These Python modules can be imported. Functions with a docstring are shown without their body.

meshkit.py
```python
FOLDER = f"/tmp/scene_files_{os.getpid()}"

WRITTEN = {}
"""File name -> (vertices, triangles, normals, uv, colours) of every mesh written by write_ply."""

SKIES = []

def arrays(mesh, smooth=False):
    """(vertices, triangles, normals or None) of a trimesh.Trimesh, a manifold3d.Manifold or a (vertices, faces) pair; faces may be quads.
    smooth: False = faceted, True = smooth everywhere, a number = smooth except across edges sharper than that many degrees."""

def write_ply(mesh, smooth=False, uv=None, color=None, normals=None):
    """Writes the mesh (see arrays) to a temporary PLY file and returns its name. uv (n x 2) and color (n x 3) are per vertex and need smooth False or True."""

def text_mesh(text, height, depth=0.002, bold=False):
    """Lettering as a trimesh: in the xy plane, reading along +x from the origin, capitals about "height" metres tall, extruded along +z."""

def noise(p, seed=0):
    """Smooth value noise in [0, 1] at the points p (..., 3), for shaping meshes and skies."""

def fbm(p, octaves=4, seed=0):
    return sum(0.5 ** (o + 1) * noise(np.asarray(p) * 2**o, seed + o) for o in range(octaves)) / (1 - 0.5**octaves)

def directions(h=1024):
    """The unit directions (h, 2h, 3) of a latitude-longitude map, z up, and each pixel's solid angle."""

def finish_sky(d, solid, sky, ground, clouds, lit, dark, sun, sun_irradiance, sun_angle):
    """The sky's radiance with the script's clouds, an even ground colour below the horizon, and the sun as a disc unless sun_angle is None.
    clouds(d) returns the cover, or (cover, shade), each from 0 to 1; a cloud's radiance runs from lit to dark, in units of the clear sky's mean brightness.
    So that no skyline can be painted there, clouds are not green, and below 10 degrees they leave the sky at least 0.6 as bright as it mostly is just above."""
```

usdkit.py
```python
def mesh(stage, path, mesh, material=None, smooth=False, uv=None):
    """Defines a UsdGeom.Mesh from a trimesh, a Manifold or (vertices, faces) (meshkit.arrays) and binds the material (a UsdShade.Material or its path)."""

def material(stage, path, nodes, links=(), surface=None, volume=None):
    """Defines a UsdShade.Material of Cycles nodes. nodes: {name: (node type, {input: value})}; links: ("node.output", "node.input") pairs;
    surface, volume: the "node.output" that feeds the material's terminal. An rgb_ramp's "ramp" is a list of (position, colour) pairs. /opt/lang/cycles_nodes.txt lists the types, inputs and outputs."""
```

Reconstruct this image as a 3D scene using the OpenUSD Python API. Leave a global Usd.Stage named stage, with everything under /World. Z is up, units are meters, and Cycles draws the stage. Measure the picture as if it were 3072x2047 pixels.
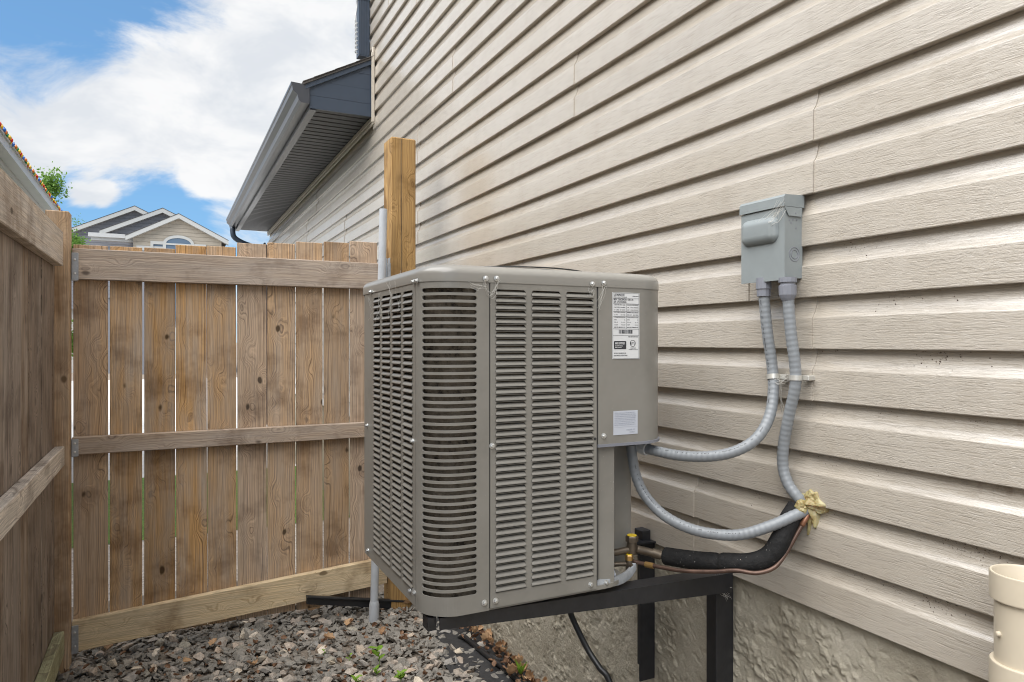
import math, random
import numpy as np, trimesh, usdkit, meshkit, manifold3d
from shapely.geometry import Polygon, box as sbox, Point, LineString
from shapely import affinity
from pxr import Usd, UsdGeom, UsdLux, Gf, Sdf, UsdShade, Vt

stage = Usd.Stage.CreateInMemory()
UsdGeom.SetStageUpAxis(stage, UsdGeom.Tokens.z)
UsdGeom.SetStageMetersPerUnit(stage, 1.0)
UsdGeom.Xform.Define(stage, '/World')
UsdGeom.Scope.Define(stage, '/World/Looks')
T = Sdf.ValueTypeNames

# ------------------------------------------------------------------ camera, sky, sun, exposure
H = 1.45                                   # camera height above the gravel
F_PX, U0, V0 = 2100.0, 1536.0, 1025.0      # focal length and centre in pixels of the 3072 px wide photograph
YAW = math.radians(26.15)                  # the view looks this far to the right of the passage
FWD = np.array([math.sin(YAW), math.cos(YAW), 0]); RIGHT = np.array([math.cos(YAW), -math.sin(YAW), 0]); UP = np.array([0, 0, 1.0])
EYE = np.array([0, 0, H])
cam = UsdGeom.Camera.Define(stage, '/World/camera')
cam.CreateHorizontalApertureAttr(36.0)
cam.CreateFocalLengthAttr(36.0 * F_PX / 3072)
cam.CreateVerticalApertureOffsetAttr((V0 - 1023.5) / 3072 * 36.0)
cam.CreateClippingRangeAttr(Gf.Vec2f(0.05, 2000))
m4 = Gf.Matrix4d(*[float(a) for row in (list(RIGHT) + [0], list(UP) + [0], list(-FWD) + [0], list(EYE) + [1]) for a in row])
cam.AddTransformOp().Set(m4)
EXPOSURE = 2.4
cam.CreateExposureAttr(EXPOSURE)

def ray(u, v):
    return FWD + RIGHT * (u - U0) / F_PX + UP * (V0 - v) / F_PX
def at_x(u, v, x):
    r = ray(u, v); return EYE + r * (x / r[0])
def at_y(u, v, y):
    r = ray(u, v); return EYE + r * (y / r[1])
K = 3072 / 2353.0
def dx(u, v, x): return at_x(u * K, v * K, x)
def dy(u, v, y): return at_y(u * K, v * K, y)

SUN_DIR = np.array([-0.58, -0.16, 0.75]); SUN_DIR /= np.linalg.norm(SUN_DIR)
SUN_EL = math.asin(SUN_DIR[2]); SUN_ROT = math.atan2(SUN_DIR[0], SUN_DIR[1])
SKY_STRENGTH, SUN_INTENSITY, SUN_ANGLE = 0.0545, 0.40, 80.0
sun = UsdLux.DistantLight.Define(stage, '/World/sun')
sun.CreateIntensityAttr(SUN_INTENSITY); sun.CreateAngleAttr(SUN_ANGLE); sun.CreateNormalizeAttr(True); sun.CreateColorAttr(Gf.Vec3f(1, 0.985, 0.965))
zax = SUN_DIR; xax = np.cross([0, 0, 1.0], zax); xax /= np.linalg.norm(xax); yax = np.cross(zax, xax)
sun.AddTransformOp().Set(Gf.Matrix4d(*[float(a) for row in (list(xax) + [0], list(yax) + [0], list(zax) + [0], [0, 0, 20, 1]) for a in row]))

def build_sky():
    def d_of(u, v):
        r = ray(u * K, v * K); return r / np.linalg.norm(r)
    # masses of the cloud deck and gaps in it, as directions in the world: (direction, inner deg, outer deg, weight)
    masses = [(-260, 250, 4, 16, .5), (-700, 150, 5, 20, .5), (235, 140, 1, 5.5, .36), (320, 200, 1, 6.5, .30), (640, 80, 3, 12, .40), (760, 170, 3, 12, .40), (430, 290, 2, 8.5, .44), (240, 310, 2, 8, .50), (80, 310, 1, 6, .62), (570, 280, 1, 7, .36), (300, 350, .5, 4, .36), (180, 350, .5, 4, .36), (430, 345, .5, 4, .3),  # first two: unseen cloud left of the view, added to brighten the siding sheen
              (640, 220, 2, 9, .28), (455, 418, .05, 1.6, .7), (495, 407, .05, 2.0, .8), (535, 415, .05, 1.6, .7), (172, 449, .05, 1.3, .75), (205, 443, .05, 1.6, 1.0), (242, 449, .05, 1.2, .75), (575, 368, .3, 1.8, .5), (440, 400, .3, 1.4, .35),
              (30, 130, 3, 9, -.70), (170, 20, 2, 8, -.62), (340, 20, 1, 6, -.42), (60, 240, 1, 4, -.25), (300, 445, 2.5, 6.2, -1.15), (110, 440, 1, 3.5, -.7), (550, 440, 1.5, 4, -.45), (420, 480, 1.5, 4, -.40), (400, 400, .5, 2, -.3)]
    n = {'tc': ('texture_coordinate', {}),
         'mp': ('mapping', {'scale': (1, 1, 1.7), 'location': (1.3, .4, .2)}),
         'n1': ('noise_texture', {'scale': 5.0, 'detail': 11, 'roughness': .63, 'distortion': .5}),
         'n2': ('noise_texture', {'scale': 7.5, 'detail': 8, 'roughness': .58, 'distortion': .3}),
         'sky': ('sky_texture', {'sky_type': 'single_scattering', 'sun_disc': False, 'sun_elevation': SUN_EL, 'sun_rotation': SUN_ROT, 'altitude': 600.0, 'air_density': 1.0, 'aerosol_density': 0.6, 'ozone_density': 1.5}),
         'base': ('math', {'math_type': 'multiply_add', 'value2': 3.3, 'value3': -1.15})}
    links = [('tc.generated', 'mp.vector'), ('mp.vector', 'n1.vector'), ('mp.vector', 'n2.vector'), ('n1.fac', 'base.value1')]
    prev = 'base.value'
    for i, (u, v, a, b, w) in enumerate(masses):
        d = d_of(u, v)
        n[f'dot{i}'] = ('vector_math', {'math_type': 'dot_product', 'vector2': tuple(d)})
        n[f'mr{i}'] = ('map_range', {'range_type': 'smoothstep', 'from_min': math.cos(math.radians(b)), 'from_max': math.cos(math.radians(a)), 'to_min': 0.0, 'to_max': w * .62, 'clamp': True})
        n[f'ad{i}'] = ('math', {'math_type': 'add'})
        links += [('tc.generated', f'dot{i}.vector1'), (f'dot{i}.value', f'mr{i}.value'), (prev, f'ad{i}.value1'), (f'mr{i}.result', f'ad{i}.value2')]
        prev = f'ad{i}.value'
    n['cov'] = ('map_range', {'range_type': 'smoothstep', 'from_min': .10, 'from_max': .95, 'to_min': 0.0, 'to_max': 1.0, 'clamp': True})
    n['shade'] = ('rgb_ramp', {'ramp': [(0.0, (2.35, 2.5, 2.75)), (.40, (2.65, 2.78, 2.95)), (.58, (3.3, 3.33, 3.36)), (1.0, (3.6, 3.6, 3.6))]})
    n['gam'] = ('gamma', {'gamma': .5}); n['tint'] = ('mix', {'mix_type': 'multiply', 'fac': 1.0, 'color2': (.55, .93, 1.30)})
    n['mix'] = ('mix', {})
    n['bg'] = ('background_shader', {'strength': SKY_STRENGTH})
    links += [(prev, 'cov.value'), ('n2.fac', 'shade.fac'), ('cov.result', 'mix.fac'), ('sky.color', 'gam.color'), ('gam.color', 'tint.color1'), ('tint.color', 'mix.color1'), ('shade.color', 'mix.color2'), ('mix.color', 'bg.color')]
    mat = usdkit.material(stage, '/World/Looks/sky_dome', n, links, surface='bg.background')
    d = UsdLux.DomeLight.Define(stage, '/World/sky')
    UsdShade.MaterialBindingAPI.Apply(d.GetPrim()).Bind(mat)
build_sky()

# ------------------------------------------------------------------ helpers
rng = random.Random(7); nrg = np.random.default_rng(7)
used, where = {}, {}
def numbered(parent, name):
    k = (parent, name); i = used.get(k, 0); used[k] = i + 1
    return name if i == 0 else f'{name}_{i:03d}'
def data(prim, **kw):
    for k, v in kw.items():
        if v is not None: prim.SetCustomDataByKey({'cat': 'category'}.get(k, k), v)
def thing(name, label=None, cat=None, loc=(0, 0, 0), group=None, kind=None):
    p = '/World/' + numbered('/World', name)
    x = UsdGeom.Xform.Define(stage, p); x.AddTranslateOp().Set(Gf.Vec3d(*map(float, loc)))
    where[p] = np.array(loc, float)
    data(x.GetPrim(), label=label, cat=cat, group=group, kind=kind)
    return p
def shifted(mesh, off):
    if hasattr(mesh, 'to_mesh'):
        q = mesh.to_mesh(); mesh = (np.array(q.vert_properties[:, :3], float), np.array(q.tri_verts))
    v, f = (mesh.vertices, mesh.faces) if isinstance(mesh, trimesh.Trimesh) else mesh
    f = np.asarray(f)
    if f.shape[1] == 4: f = np.vstack([f[:, [0, 1, 2]], f[:, [0, 2, 3]]])
    return trimesh.Trimesh(np.asarray(v, float) - off, f, process=False)
def part(parent, name, mesh, mat, smooth=False, label=None, kind=None):
    p = parent + '/' + numbered(parent, name)
    off = where[parent]; where[p] = off
    g = usdkit.mesh(stage, p, shifted(mesh, off), MAT[mat], smooth)
    data(g.GetPrim(), label=label, kind=kind)
    return p
def solo(name, mesh, mat, label=None, cat=None, smooth=False, group=None, kind=None):
    p = '/World/' + numbered('/World', name)
    g = usdkit.mesh(stage, p, shifted(mesh, np.zeros(3)), MAT[mat], smooth)
    data(g.GetPrim(), label=label, cat=cat, group=group, kind=kind)
    return p
def cat_(ms): return trimesh.util.concatenate([m if isinstance(m, trimesh.Trimesh) else shifted(m, 0) for m in ms])
def bx(x0, x1, y0, y1, z0, z1, ch=0.0):
    """A box with bevelled edges."""
    lo, hi = np.array([min(x0, x1), min(y0, y1), min(z0, z1)]), np.array([max(x0, x1), max(y0, y1), max(z0, z1)])
    if ch <= 0:
        m = trimesh.creation.box(hi - lo); m.apply_translation((lo + hi) / 2); return m
    pts = []
    for s in np.ndindex(2, 2, 2):
        c = np.where(np.array(s), hi, lo); g = np.where(np.array(s), -1, 1) * ch
        for k in range(3):
            o = g.copy(); o[k] = 0; pts.append(c + o)
    return trimesh.convex.convex_hull(np.array(pts))
def hull(pts): return trimesh.convex.convex_hull(np.asarray(pts, float))
def prism_y(poly, y0, y1):
    """A closed outline of (x, z) points swept along y."""
    m = trimesh.creation.extrude_polygon(Polygon(poly), abs(y1 - y0), engine='earcut')
    v = m.vertices; w = np.stack([v[:, 0], min(y0, y1) + v[:, 2], v[:, 1]], 1)
    return trimesh.Trimesh(w, m.faces[:, ::-1], process=False)
def prism_x(poly, x0, x1):
    """A closed outline of (y, z) points swept along x."""
    m = trimesh.creation.extrude_polygon(Polygon(poly), abs(x1 - x0), engine='earcut')
    v = m.vertices; w = np.stack([min(x0, x1) + v[:, 2], v[:, 0], v[:, 1]], 1)
    return trimesh.Trimesh(w, m.faces, process=False)
def prism_z(poly, z0, z1):
    m = trimesh.creation.extrude_polygon(Polygon(poly), z1 - z0, engine='earcut'); m.apply_translation([0, 0, z0]); return m
def spline(pts, step=0.004):
    """A smooth curve through the points, resampled at even steps."""
    P = np.array(pts, float); ext = np.vstack([2 * P[0] - P[1], P, 2 * P[-1] - P[-2]]); out = []
    for i in range(1, len(ext) - 2):
        p0, p1, p2, p3 = ext[i - 1:i + 3]; n = max(4, int(np.linalg.norm(p2 - p1) / step))
        t = np.linspace(0, 1, n, endpoint=False)[:, None]
        out.append(.5 * (2 * p1 + (p2 - p0) * t + (2 * p0 - 5 * p1 + 4 * p2 - p3) * t ** 2 + (3 * p1 - p0 - 3 * p2 + p3) * t ** 3))
    out = np.vstack(out + [P[-1:]])
    s = np.r_[0, np.cumsum(np.linalg.norm(np.diff(out, axis=0), axis=1))]; q = np.linspace(0, s[-1], max(3, int(s[-1] / step) + 1))
    return np.stack([np.interp(q, s, out[:, k]) for k in range(3)], 1)
def tube(path, rad, n=16, caps=True):
    P = np.asarray(path, float); m = len(P)
    r = np.full(m, rad) if np.ndim(rad) == 0 else np.asarray(rad)
    tg = np.gradient(P, axis=0); tg /= np.linalg.norm(tg, axis=1)[:, None] + 1e-12
    a = np.array([0, 0, 1.0]) if abs(tg[0][2]) < .9 else np.array([1.0, 0, 0])
    nn = np.cross(tg[0], a); nn /= np.linalg.norm(nn); V = []
    th = np.linspace(0, 2 * np.pi, n, endpoint=False)
    for i in range(m):
        nn = nn - tg[i] * (nn @ tg[i]); nn /= np.linalg.norm(nn); b = np.cross(tg[i], nn)
        V.append(P[i] + r[i] * (np.cos(th)[:, None] * nn + np.sin(th)[:, None] * b))
    V = np.vstack(V); f = []
    i = np.arange(m - 1)[:, None] * n; j = np.arange(n)[None]; k = (np.arange(n)[None] + 1) % n
    q = np.stack(np.broadcast_arrays(i + j, i + k, i + n + k, i + n + j), -1).reshape(-1, 4)
    f = np.vstack([q[:, [0, 1, 2]], q[:, [0, 2, 3]]])
    if caps:
        c0, c1 = len(V), len(V) + 1; V = np.vstack([V, P[:1], P[-1:]]); jj = np.arange(n); kk = (jj + 1) % n
        f = np.vstack([f, np.stack([kk, jj, np.full(n, c0)], 1), np.stack([(m - 1) * n + jj, (m - 1) * n + kk, np.full(n, c1)], 1)])
    return trimesh.Trimesh(V, f, process=False)
def rod(a, b, r, n=16): return tube([a, (np.array(a) + np.array(b)) / 2, b], r, n)
def lathe(c, axis, prof, n=32):
    """A turned shape: prof is (along, radius) pairs from the point c along the axis."""
    ax = np.array(axis, float); ax /= np.linalg.norm(ax); a = np.array([0, 0, 1.0]) if abs(ax[2]) < .9 else np.array([1.0, 0, 0])
    u = np.cross(a, ax); u /= np.linalg.norm(u); w = np.cross(ax, u); th = np.linspace(0, 2 * np.pi, n, endpoint=False)
    V = np.vstack([np.array(c) + ax * h + r * (np.cos(th)[:, None] * u + np.sin(th)[:, None] * w) for h, r in prof])
    i = np.arange(len(prof) - 1)[:, None] * n; j = np.arange(n)[None]; k = (j + 1) % n
    q = np.stack(np.broadcast_arrays(i + j, i + k, i + n + k, i + n + j), -1).reshape(-1, 4)
    return trimesh.Trimesh(V, np.vstack([q[:, [0, 1, 2]], q[:, [0, 2, 3]]]), process=False)
def text_on(s, h, o, xd, ud, bold=False, depth=.0004, width=None):
    t = meshkit.text_mesh(s, h, depth, bold); v = t.vertices.copy()
    if width: v[:, 0] *= width / v[:, 0].max()
    xd, ud = np.array(xd, float), np.array(ud, float); nd = np.cross(xd, ud)
    return trimesh.Trimesh(np.array(o) + v[:, :1] * xd + v[:, 1:2] * ud + v[:, 2:3] * nd, t.faces, process=False)

# ------------------------------------------------------------------ materials
MAT = {}
def mat(name, nodes, links=(), surface='p.BSDF'):
    MAT[name] = usdkit.material(stage, '/World/Looks/' + name, nodes, list(links), surface=surface)
def plain(name, color, rough=.5, metal=0.0, noise=.12, scale=30, bump=0.0, bscale=120, spec=.5, **extra):
    """A base colour with mottling and fine relief."""
    c = np.array(color)
    n = {'g': ('geometry', {}), 'n': ('noise_texture', {'scale': scale, 'detail': 5, 'roughness': .6}),
         'r': ('rgb_ramp', {'ramp': [(.25, tuple(c * (1 - noise))), (.75, tuple(np.minimum(c * (1 + noise), 1)))]}),
         'p': ('principled_bsdf', {'roughness': rough, 'metallic': metal, 'specular_ior_level': spec, **extra})}
    l = [('g.position', 'n.vector'), ('n.fac', 'r.fac'), ('r.color', 'p.base_color')]
    if bump:
        n['bn'] = ('noise_texture', {'scale': bscale, 'detail': 4, 'roughness': .6}); n['b'] = ('bump', {'strength': 1.0, 'distance': bump})
        l += [('g.position', 'bn.vector'), ('bn.fac', 'b.height'), ('b.normal', 'p.normal')]
    mat(name, n, l)
def wood(name, along, across, base, dark, grey, rough=.75, knots=1.0, greyness=.5, fiber=.35, vary=.16):
    """Sawn softwood: grain bands that bend round the knots, fibre, weathering, and a tone for each piece."""
    ax = 'xyz'
    ms = [0, 0, 0]; ms[ax.index(along)] = 5.2
    for a in ax:
        if a != along: ms[ax.index(a)] = 9.0
    fs = [330.0, 330.0, 330.0]; fs[ax.index(along)] = 6.0
    ws = [4.0, 4.0, 4.0]; ws[ax.index(along)] = 1.1
    gs = [15.0, 15.0, 15.0]; gs[ax.index(along)] = 1.5
    n = {'g': ('geometry', {}), 'o': ('object_info', {}),
         'off': ('vector_math', {'math_type': 'scale', 'vector1': (13.1, 37.7, 21.3)}), 'pp': ('vector_math', {'math_type': 'add'}),
         'km': ('mapping', {'scale': tuple(ms)}), 'kv': ('voronoi_texture', {'scale': 1.0, 'feature': 'f1', 'randomness': 1.0}),
         'kw': ('noise_texture', {'scale': 3.0, 'detail': 2}), 'kwm': ('math', {'math_type': 'multiply_add', 'value2': .16, 'value3': -.08}), 'kd': ('math', {'math_type': 'add'}),
         'kf': ('map_range', {'range_type': 'smootherstep', 'from_min': .05, 'from_max': .55, 'to_min': 1.0, 'to_max': 0.0, 'clamp': True}),
         'kk': ('map_range', {'range_type': 'smoothstep', 'from_min': .06, 'from_max': .125, 'to_min': knots * .9, 'to_max': 0.0, 'clamp': True}),
         'wm': ('mapping', {'scale': tuple(ws)}), 'wn': ('noise_texture', {'scale': 1.0, 'detail': 2}),
         'sx': ('separate_xyz', {}), 'a1': ('math', {'math_type': 'multiply', 'value2': 170.0}),
         'a2': ('math', {'math_type': 'multiply_add', 'value2': 13.0}), 'a3': ('math', {'math_type': 'multiply_add', 'value2': 8.0}),
         'band': ('noise_texture', {'dimensions': '1D', 'scale': 1.0, 'detail': 2, 'roughness': .55}),
         'fm': ('mapping', {'scale': tuple(fs)}), 'fn': ('noise_texture', {'scale': 1.0, 'detail': 4, 'roughness': .65}),
         'br': ('rgb_ramp', {'ramp': [(.30, tuple(dark)), (.42, tuple((np.array(base) * .7 + np.array(dark) * .3))), (.56, tuple(base)), (.74, tuple(np.array(base) * 1.16))]}),
         'fr': ('rgb_ramp', {'ramp': [(.3, (1 - fiber,) * 3), (.62, (1.06,) * 3)]}), 'm1': ('mix', {'mix_type': 'multiply', 'fac': 1.0}),
         'gm': ('mapping', {'scale': tuple(gs)}), 'gn': ('noise_texture', {'scale': 1.0, 'detail': 5, 'roughness': .65}), 'gr': ('map_range', {'from_min': .38, 'from_max': .68, 'to_min': 0.0, 'to_max': greyness, 'clamp': True}),
         'gv': ('map_range', {'from_min': 0.0, 'from_max': 1.0, 'to_min': .25, 'to_max': 1.25}), 'gx': ('math', {'math_type': 'multiply', 'use_clamp': True}), 'sn': ('noise_texture', {'scale': 5.5, 'detail': 4, 'roughness': .6}), 'sr': ('rgb_ramp', {'ramp': [(.32, (.62, .58, .55)), (.50, (1, 1, 1)), (.75, (1.08, 1.07, 1.05))]}), 'm4': ('mix', {'mix_type': 'multiply', 'fac': 1.0}), 'hs': ('hsv', {'hue': .5, 'value': 1.0, 'fac': 1.0}), 'hm': ('map_range', {'to_min': .72, 'to_max': 1.28}),
         'wr': ('white_noise_texture', {'dimensions': '1D'}), 'gc': ('mix', {'mix_type': 'multiply', 'fac': 1.0, 'color1': tuple(grey)}), 'm2': ('mix', {}),
         'kc': ('mix', {'color2': tuple(np.array(dark) * .38)}),
         'tr': ('map_range', {'from_min': 0.0, 'from_max': 1.0, 'to_min': 1 - vary, 'to_max': 1 + vary}), 'tc': ('combine_xyz', {}), 'm3': ('mix', {'mix_type': 'multiply', 'fac': 1.0}),
         'h1': ('math', {'math_type': 'multiply_add', 'value2': .8}), 'b': ('bump', {'strength': .9, 'distance': .0012}),
         'p': ('principled_bsdf', {'roughness': rough, 'specular_ior_level': .3})}
    l = [('o.random', 'off.scale'), ('g.position', 'pp.vector1'), ('off.vector', 'pp.vector2'),
         ('pp.vector', 'km.vector'), ('km.vector', 'kv.vector'), ('km.vector', 'kw.vector'), ('kw.fac', 'kwm.value1'), ('kwm.value', 'kd.value1'), ('kv.distance', 'kd.value2'),
         ('kd.value', 'kf.value'), ('kd.value', 'kk.value'),
         ('pp.vector', 'wm.vector'), ('wm.vector', 'wn.vector'), ('pp.vector', 'sx.vector'), (f'sx.{across}', 'a1.value1'),
         ('wn.fac', 'a2.value1'), ('a1.value', 'a2.value3'), ('kf.result', 'a3.value1'), ('a2.value', 'a3.value3'), ('a3.value', 'band.w'),
         ('pp.vector', 'fm.vector'), ('fm.vector', 'fn.vector'), ('band.fac', 'br.fac'), ('fn.fac', 'fr.fac'), ('br.color', 'm1.color1'), ('fr.color', 'm1.color2'),
         ('pp.vector', 'gm.vector'), ('gm.vector', 'gn.vector'), ('gn.fac', 'gr.value'), ('fr.color', 'gc.color2'), ('m1.color', 'm2.color1'), ('gc.color', 'm2.color2'), ('o.random', 'wr.w'), ('wr.value', 'gv.value'), ('gr.result', 'gx.value1'), ('gv.result', 'gx.value2'), ('gx.value', 'm2.fac'), ('pp.vector', 'sn.vector'), ('sn.fac', 'sr.fac'),
         ('m2.color', 'kc.color1'), ('kk.result', 'kc.fac'), ('o.random', 'tr.value'), ('tr.result', 'tc.x'), ('tr.result', 'tc.y'), ('tr.result', 'tc.z'),
         ('kc.color', 'm3.color1'), ('tc.vector', 'm3.color2'), ('m3.color', 'm4.color1'), ('sr.color', 'm4.color2'), ('wr.value', 'hm.value'), ('hm.result', 'hs.saturation'), ('m4.color', 'hs.color'), ('hs.color', 'p.base_color'),
         ('band.fac', 'h1.value1'), ('fn.fac', 'h1.value3'), ('h1.value', 'b.height'), ('b.normal', 'p.normal')]
    mat(name, n, l)

def siding_mat(name, color, axis_scale, rough=.42):
    c = np.array(color)
    n = {'g': ('geometry', {}), 'gm': ('mapping', {'scale': axis_scale}), 'wn': ('noise_texture', {'scale': 1.0, 'detail': 3, 'roughness': .6, 'distortion': .6}),
         'rid': ('rgb_ramp', {'ramp': [(.36, (0, 0, 0)), (.5, (1, 1, 1)), (.66, (.45, .45, .45))]}),
         'fine': ('mapping', {'scale': (axis_scale[0], axis_scale[1] * 2, axis_scale[2] * 3)}), 'fn': ('noise_texture', {'scale': 1.0, 'detail': 2}),
         'ad': ('math', {'math_type': 'multiply_add', 'value2': .3}),
         'dn': ('noise_texture', {'scale': 3.2, 'detail': 7, 'roughness': .7}), 'dr': ('rgb_ramp', {'ramp': [(.3, tuple(c * np.array([.93, .915, .89]))), (.6, tuple(c)), (.8, tuple(c * 1.03))]}),
         'gl': ('rgb_ramp', {'ramp': [(.35, (.90, .89, .88)), (.5, (1, 1, 1))]}), 'mu': ('mix', {'mix_type': 'multiply', 'fac': 1.0}),
         'b': ('bump', {'strength': .8, 'distance': .0008}), 'p': ('principled_bsdf', {'roughness': rough, 'specular_ior_level': .8, 'coat_weight': .8, 'coat_roughness': .16, 'coat_ior': 1.6}),
         'o': ('object_info', {}), 'pv': ('map_range', {'to_min': .95, 'to_max': 1.035}), 'pc': ('combine_xyz', {}), 'pm': ('mix', {'mix_type': 'multiply', 'fac': 1.0}),
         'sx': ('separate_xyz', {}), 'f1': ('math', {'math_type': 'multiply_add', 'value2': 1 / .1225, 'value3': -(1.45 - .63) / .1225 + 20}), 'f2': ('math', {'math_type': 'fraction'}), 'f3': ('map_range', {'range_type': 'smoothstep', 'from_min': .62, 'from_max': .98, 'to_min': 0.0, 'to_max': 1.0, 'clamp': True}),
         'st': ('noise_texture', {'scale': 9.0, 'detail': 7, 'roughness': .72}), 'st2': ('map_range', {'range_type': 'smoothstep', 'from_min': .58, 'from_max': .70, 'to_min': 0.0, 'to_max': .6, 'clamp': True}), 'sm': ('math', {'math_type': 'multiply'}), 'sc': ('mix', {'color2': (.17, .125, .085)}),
         'stm': ('mapping', {'scale': (1, 1, .35)}), 'sk': ('noise_texture', {'scale': 14.0, 'detail': 6, 'roughness': .65}), 'skr': ('rgb_ramp', {'ramp': [(.30, (.95, .942, .93)), (.5, (1, 1, 1))]}), 'skm': ('mix', {'mix_type': 'multiply', 'fac': 1.0})}
    l = [('g.position', 'gm.vector'), ('gm.vector', 'wn.vector'), ('wn.fac', 'rid.fac'), ('g.position', 'fine.vector'), ('fine.vector', 'fn.vector'),
         ('fn.fac', 'ad.value1'), ('rid.color', 'ad.value3'), ('ad.value', 'b.height'), ('b.normal', 'p.normal'),
         ('g.position', 'dn.vector'), ('dn.fac', 'dr.fac'), ('wn.fac', 'gl.fac'), ('dr.color', 'mu.color1'), ('gl.color', 'mu.color2'), ('o.random', 'pv.value'), ('pv.result', 'pc.x'), ('pv.result', 'pc.y'), ('pv.result', 'pc.z'), ('mu.color', 'pm.color1'), ('pc.vector', 'pm.color2'),
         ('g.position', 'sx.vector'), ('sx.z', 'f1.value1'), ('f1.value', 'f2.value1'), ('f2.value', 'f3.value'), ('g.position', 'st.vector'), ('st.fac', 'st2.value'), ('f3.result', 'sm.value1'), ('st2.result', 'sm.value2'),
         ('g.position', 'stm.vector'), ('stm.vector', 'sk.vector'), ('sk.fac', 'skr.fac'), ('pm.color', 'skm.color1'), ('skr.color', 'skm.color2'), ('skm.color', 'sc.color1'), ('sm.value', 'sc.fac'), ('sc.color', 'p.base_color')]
    mat(name, n, l)

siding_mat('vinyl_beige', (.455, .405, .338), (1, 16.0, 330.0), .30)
wood('fence_board', 'z', 'x', (.53, .35, .20), (.23, .145, .08), (.44, .37, .305), greyness=.85, vary=.20, knots=1.15)
wood('fence_rail', 'x', 'z', (.52, .405, .305), (.30, .22, .165), (.52, .45, .39), greyness=.9)
wood('fence_bottom_rail', 'x', 'z', (.72, .58, .39), (.50, .37, .225), (.62, .53, .40), greyness=.5, vary=.04)
wood('side_board', 'z', 'y', (.40, .30, .225), (.12, .085, .062), (.50, .43, .37), greyness=1.0, fiber=.8, knots=.6)
wood('side_rail', 'y', 'z', (.68, .59, .49), (.38, .30, .23), (.70, .65, .60), greyness=.9, fiber=.45)
wood('mossy_rail', 'y', 'z', (.48, .47, .22), (.30, .27, .13), (.48, .46, .30), greyness=.6, fiber=.45)
wood('corner_post', 'z', 'x', (.54, .39, .265), (.34, .235, .15), (.50, .41, .33), greyness=.6)
wood('tall_post', 'z', 'x', (.38, .242, .112), (.22, .125, .05), (.36, .255, .145), greyness=.3, vary=.03, knots=.8)
mat('ac_paint', {'g': ('geometry', {}), 'n': ('noise_texture', {'scale': 7, 'detail': 6, 'roughness': .65}), 'r': ('rgb_ramp', {'ramp': [(.3, (.202, .189, .164)), (.7, (.246, .231, .202))]}),
                 'sn': ('noise_texture', {'scale': 210, 'detail': 3, 'roughness': .6}), 'sr': ('rgb_ramp', {'ramp': [(.69, (0, 0, 0)), (.74, (.55, .55, .55))]}), 'm': ('mix', {'color2': (.46, .44, .40)}),
                 'rr': ('map_range', {'from_min': .3, 'from_max': .7, 'to_min': .30, 'to_max': .44}), 'bn': ('noise_texture', {'scale': 800, 'detail': 3}), 'b': ('bump', {'distance': .00015}), 'p': ('principled_bsdf', {'specular_ior_level': .5})},
    [('g.position', 'n.vector'), ('n.fac', 'r.fac'), ('g.position', 'sn.vector'), ('sn.fac', 'sr.fac'), ('r.color', 'm.color1'), ('sr.color', 'm.fac'), ('m.color', 'p.base_color'), ('n.fac', 'rr.value'), ('rr.result', 'p.roughness'), ('g.position', 'bn.vector'), ('bn.fac', 'b.height'), ('b.normal', 'p.normal')])
plain('ac_cap', (.252, .238, .210), .27, noise=.04, scale=9, bump=.0001, bscale=700)
plain('ac_dark', (.035, .033, .03), .6)
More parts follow.
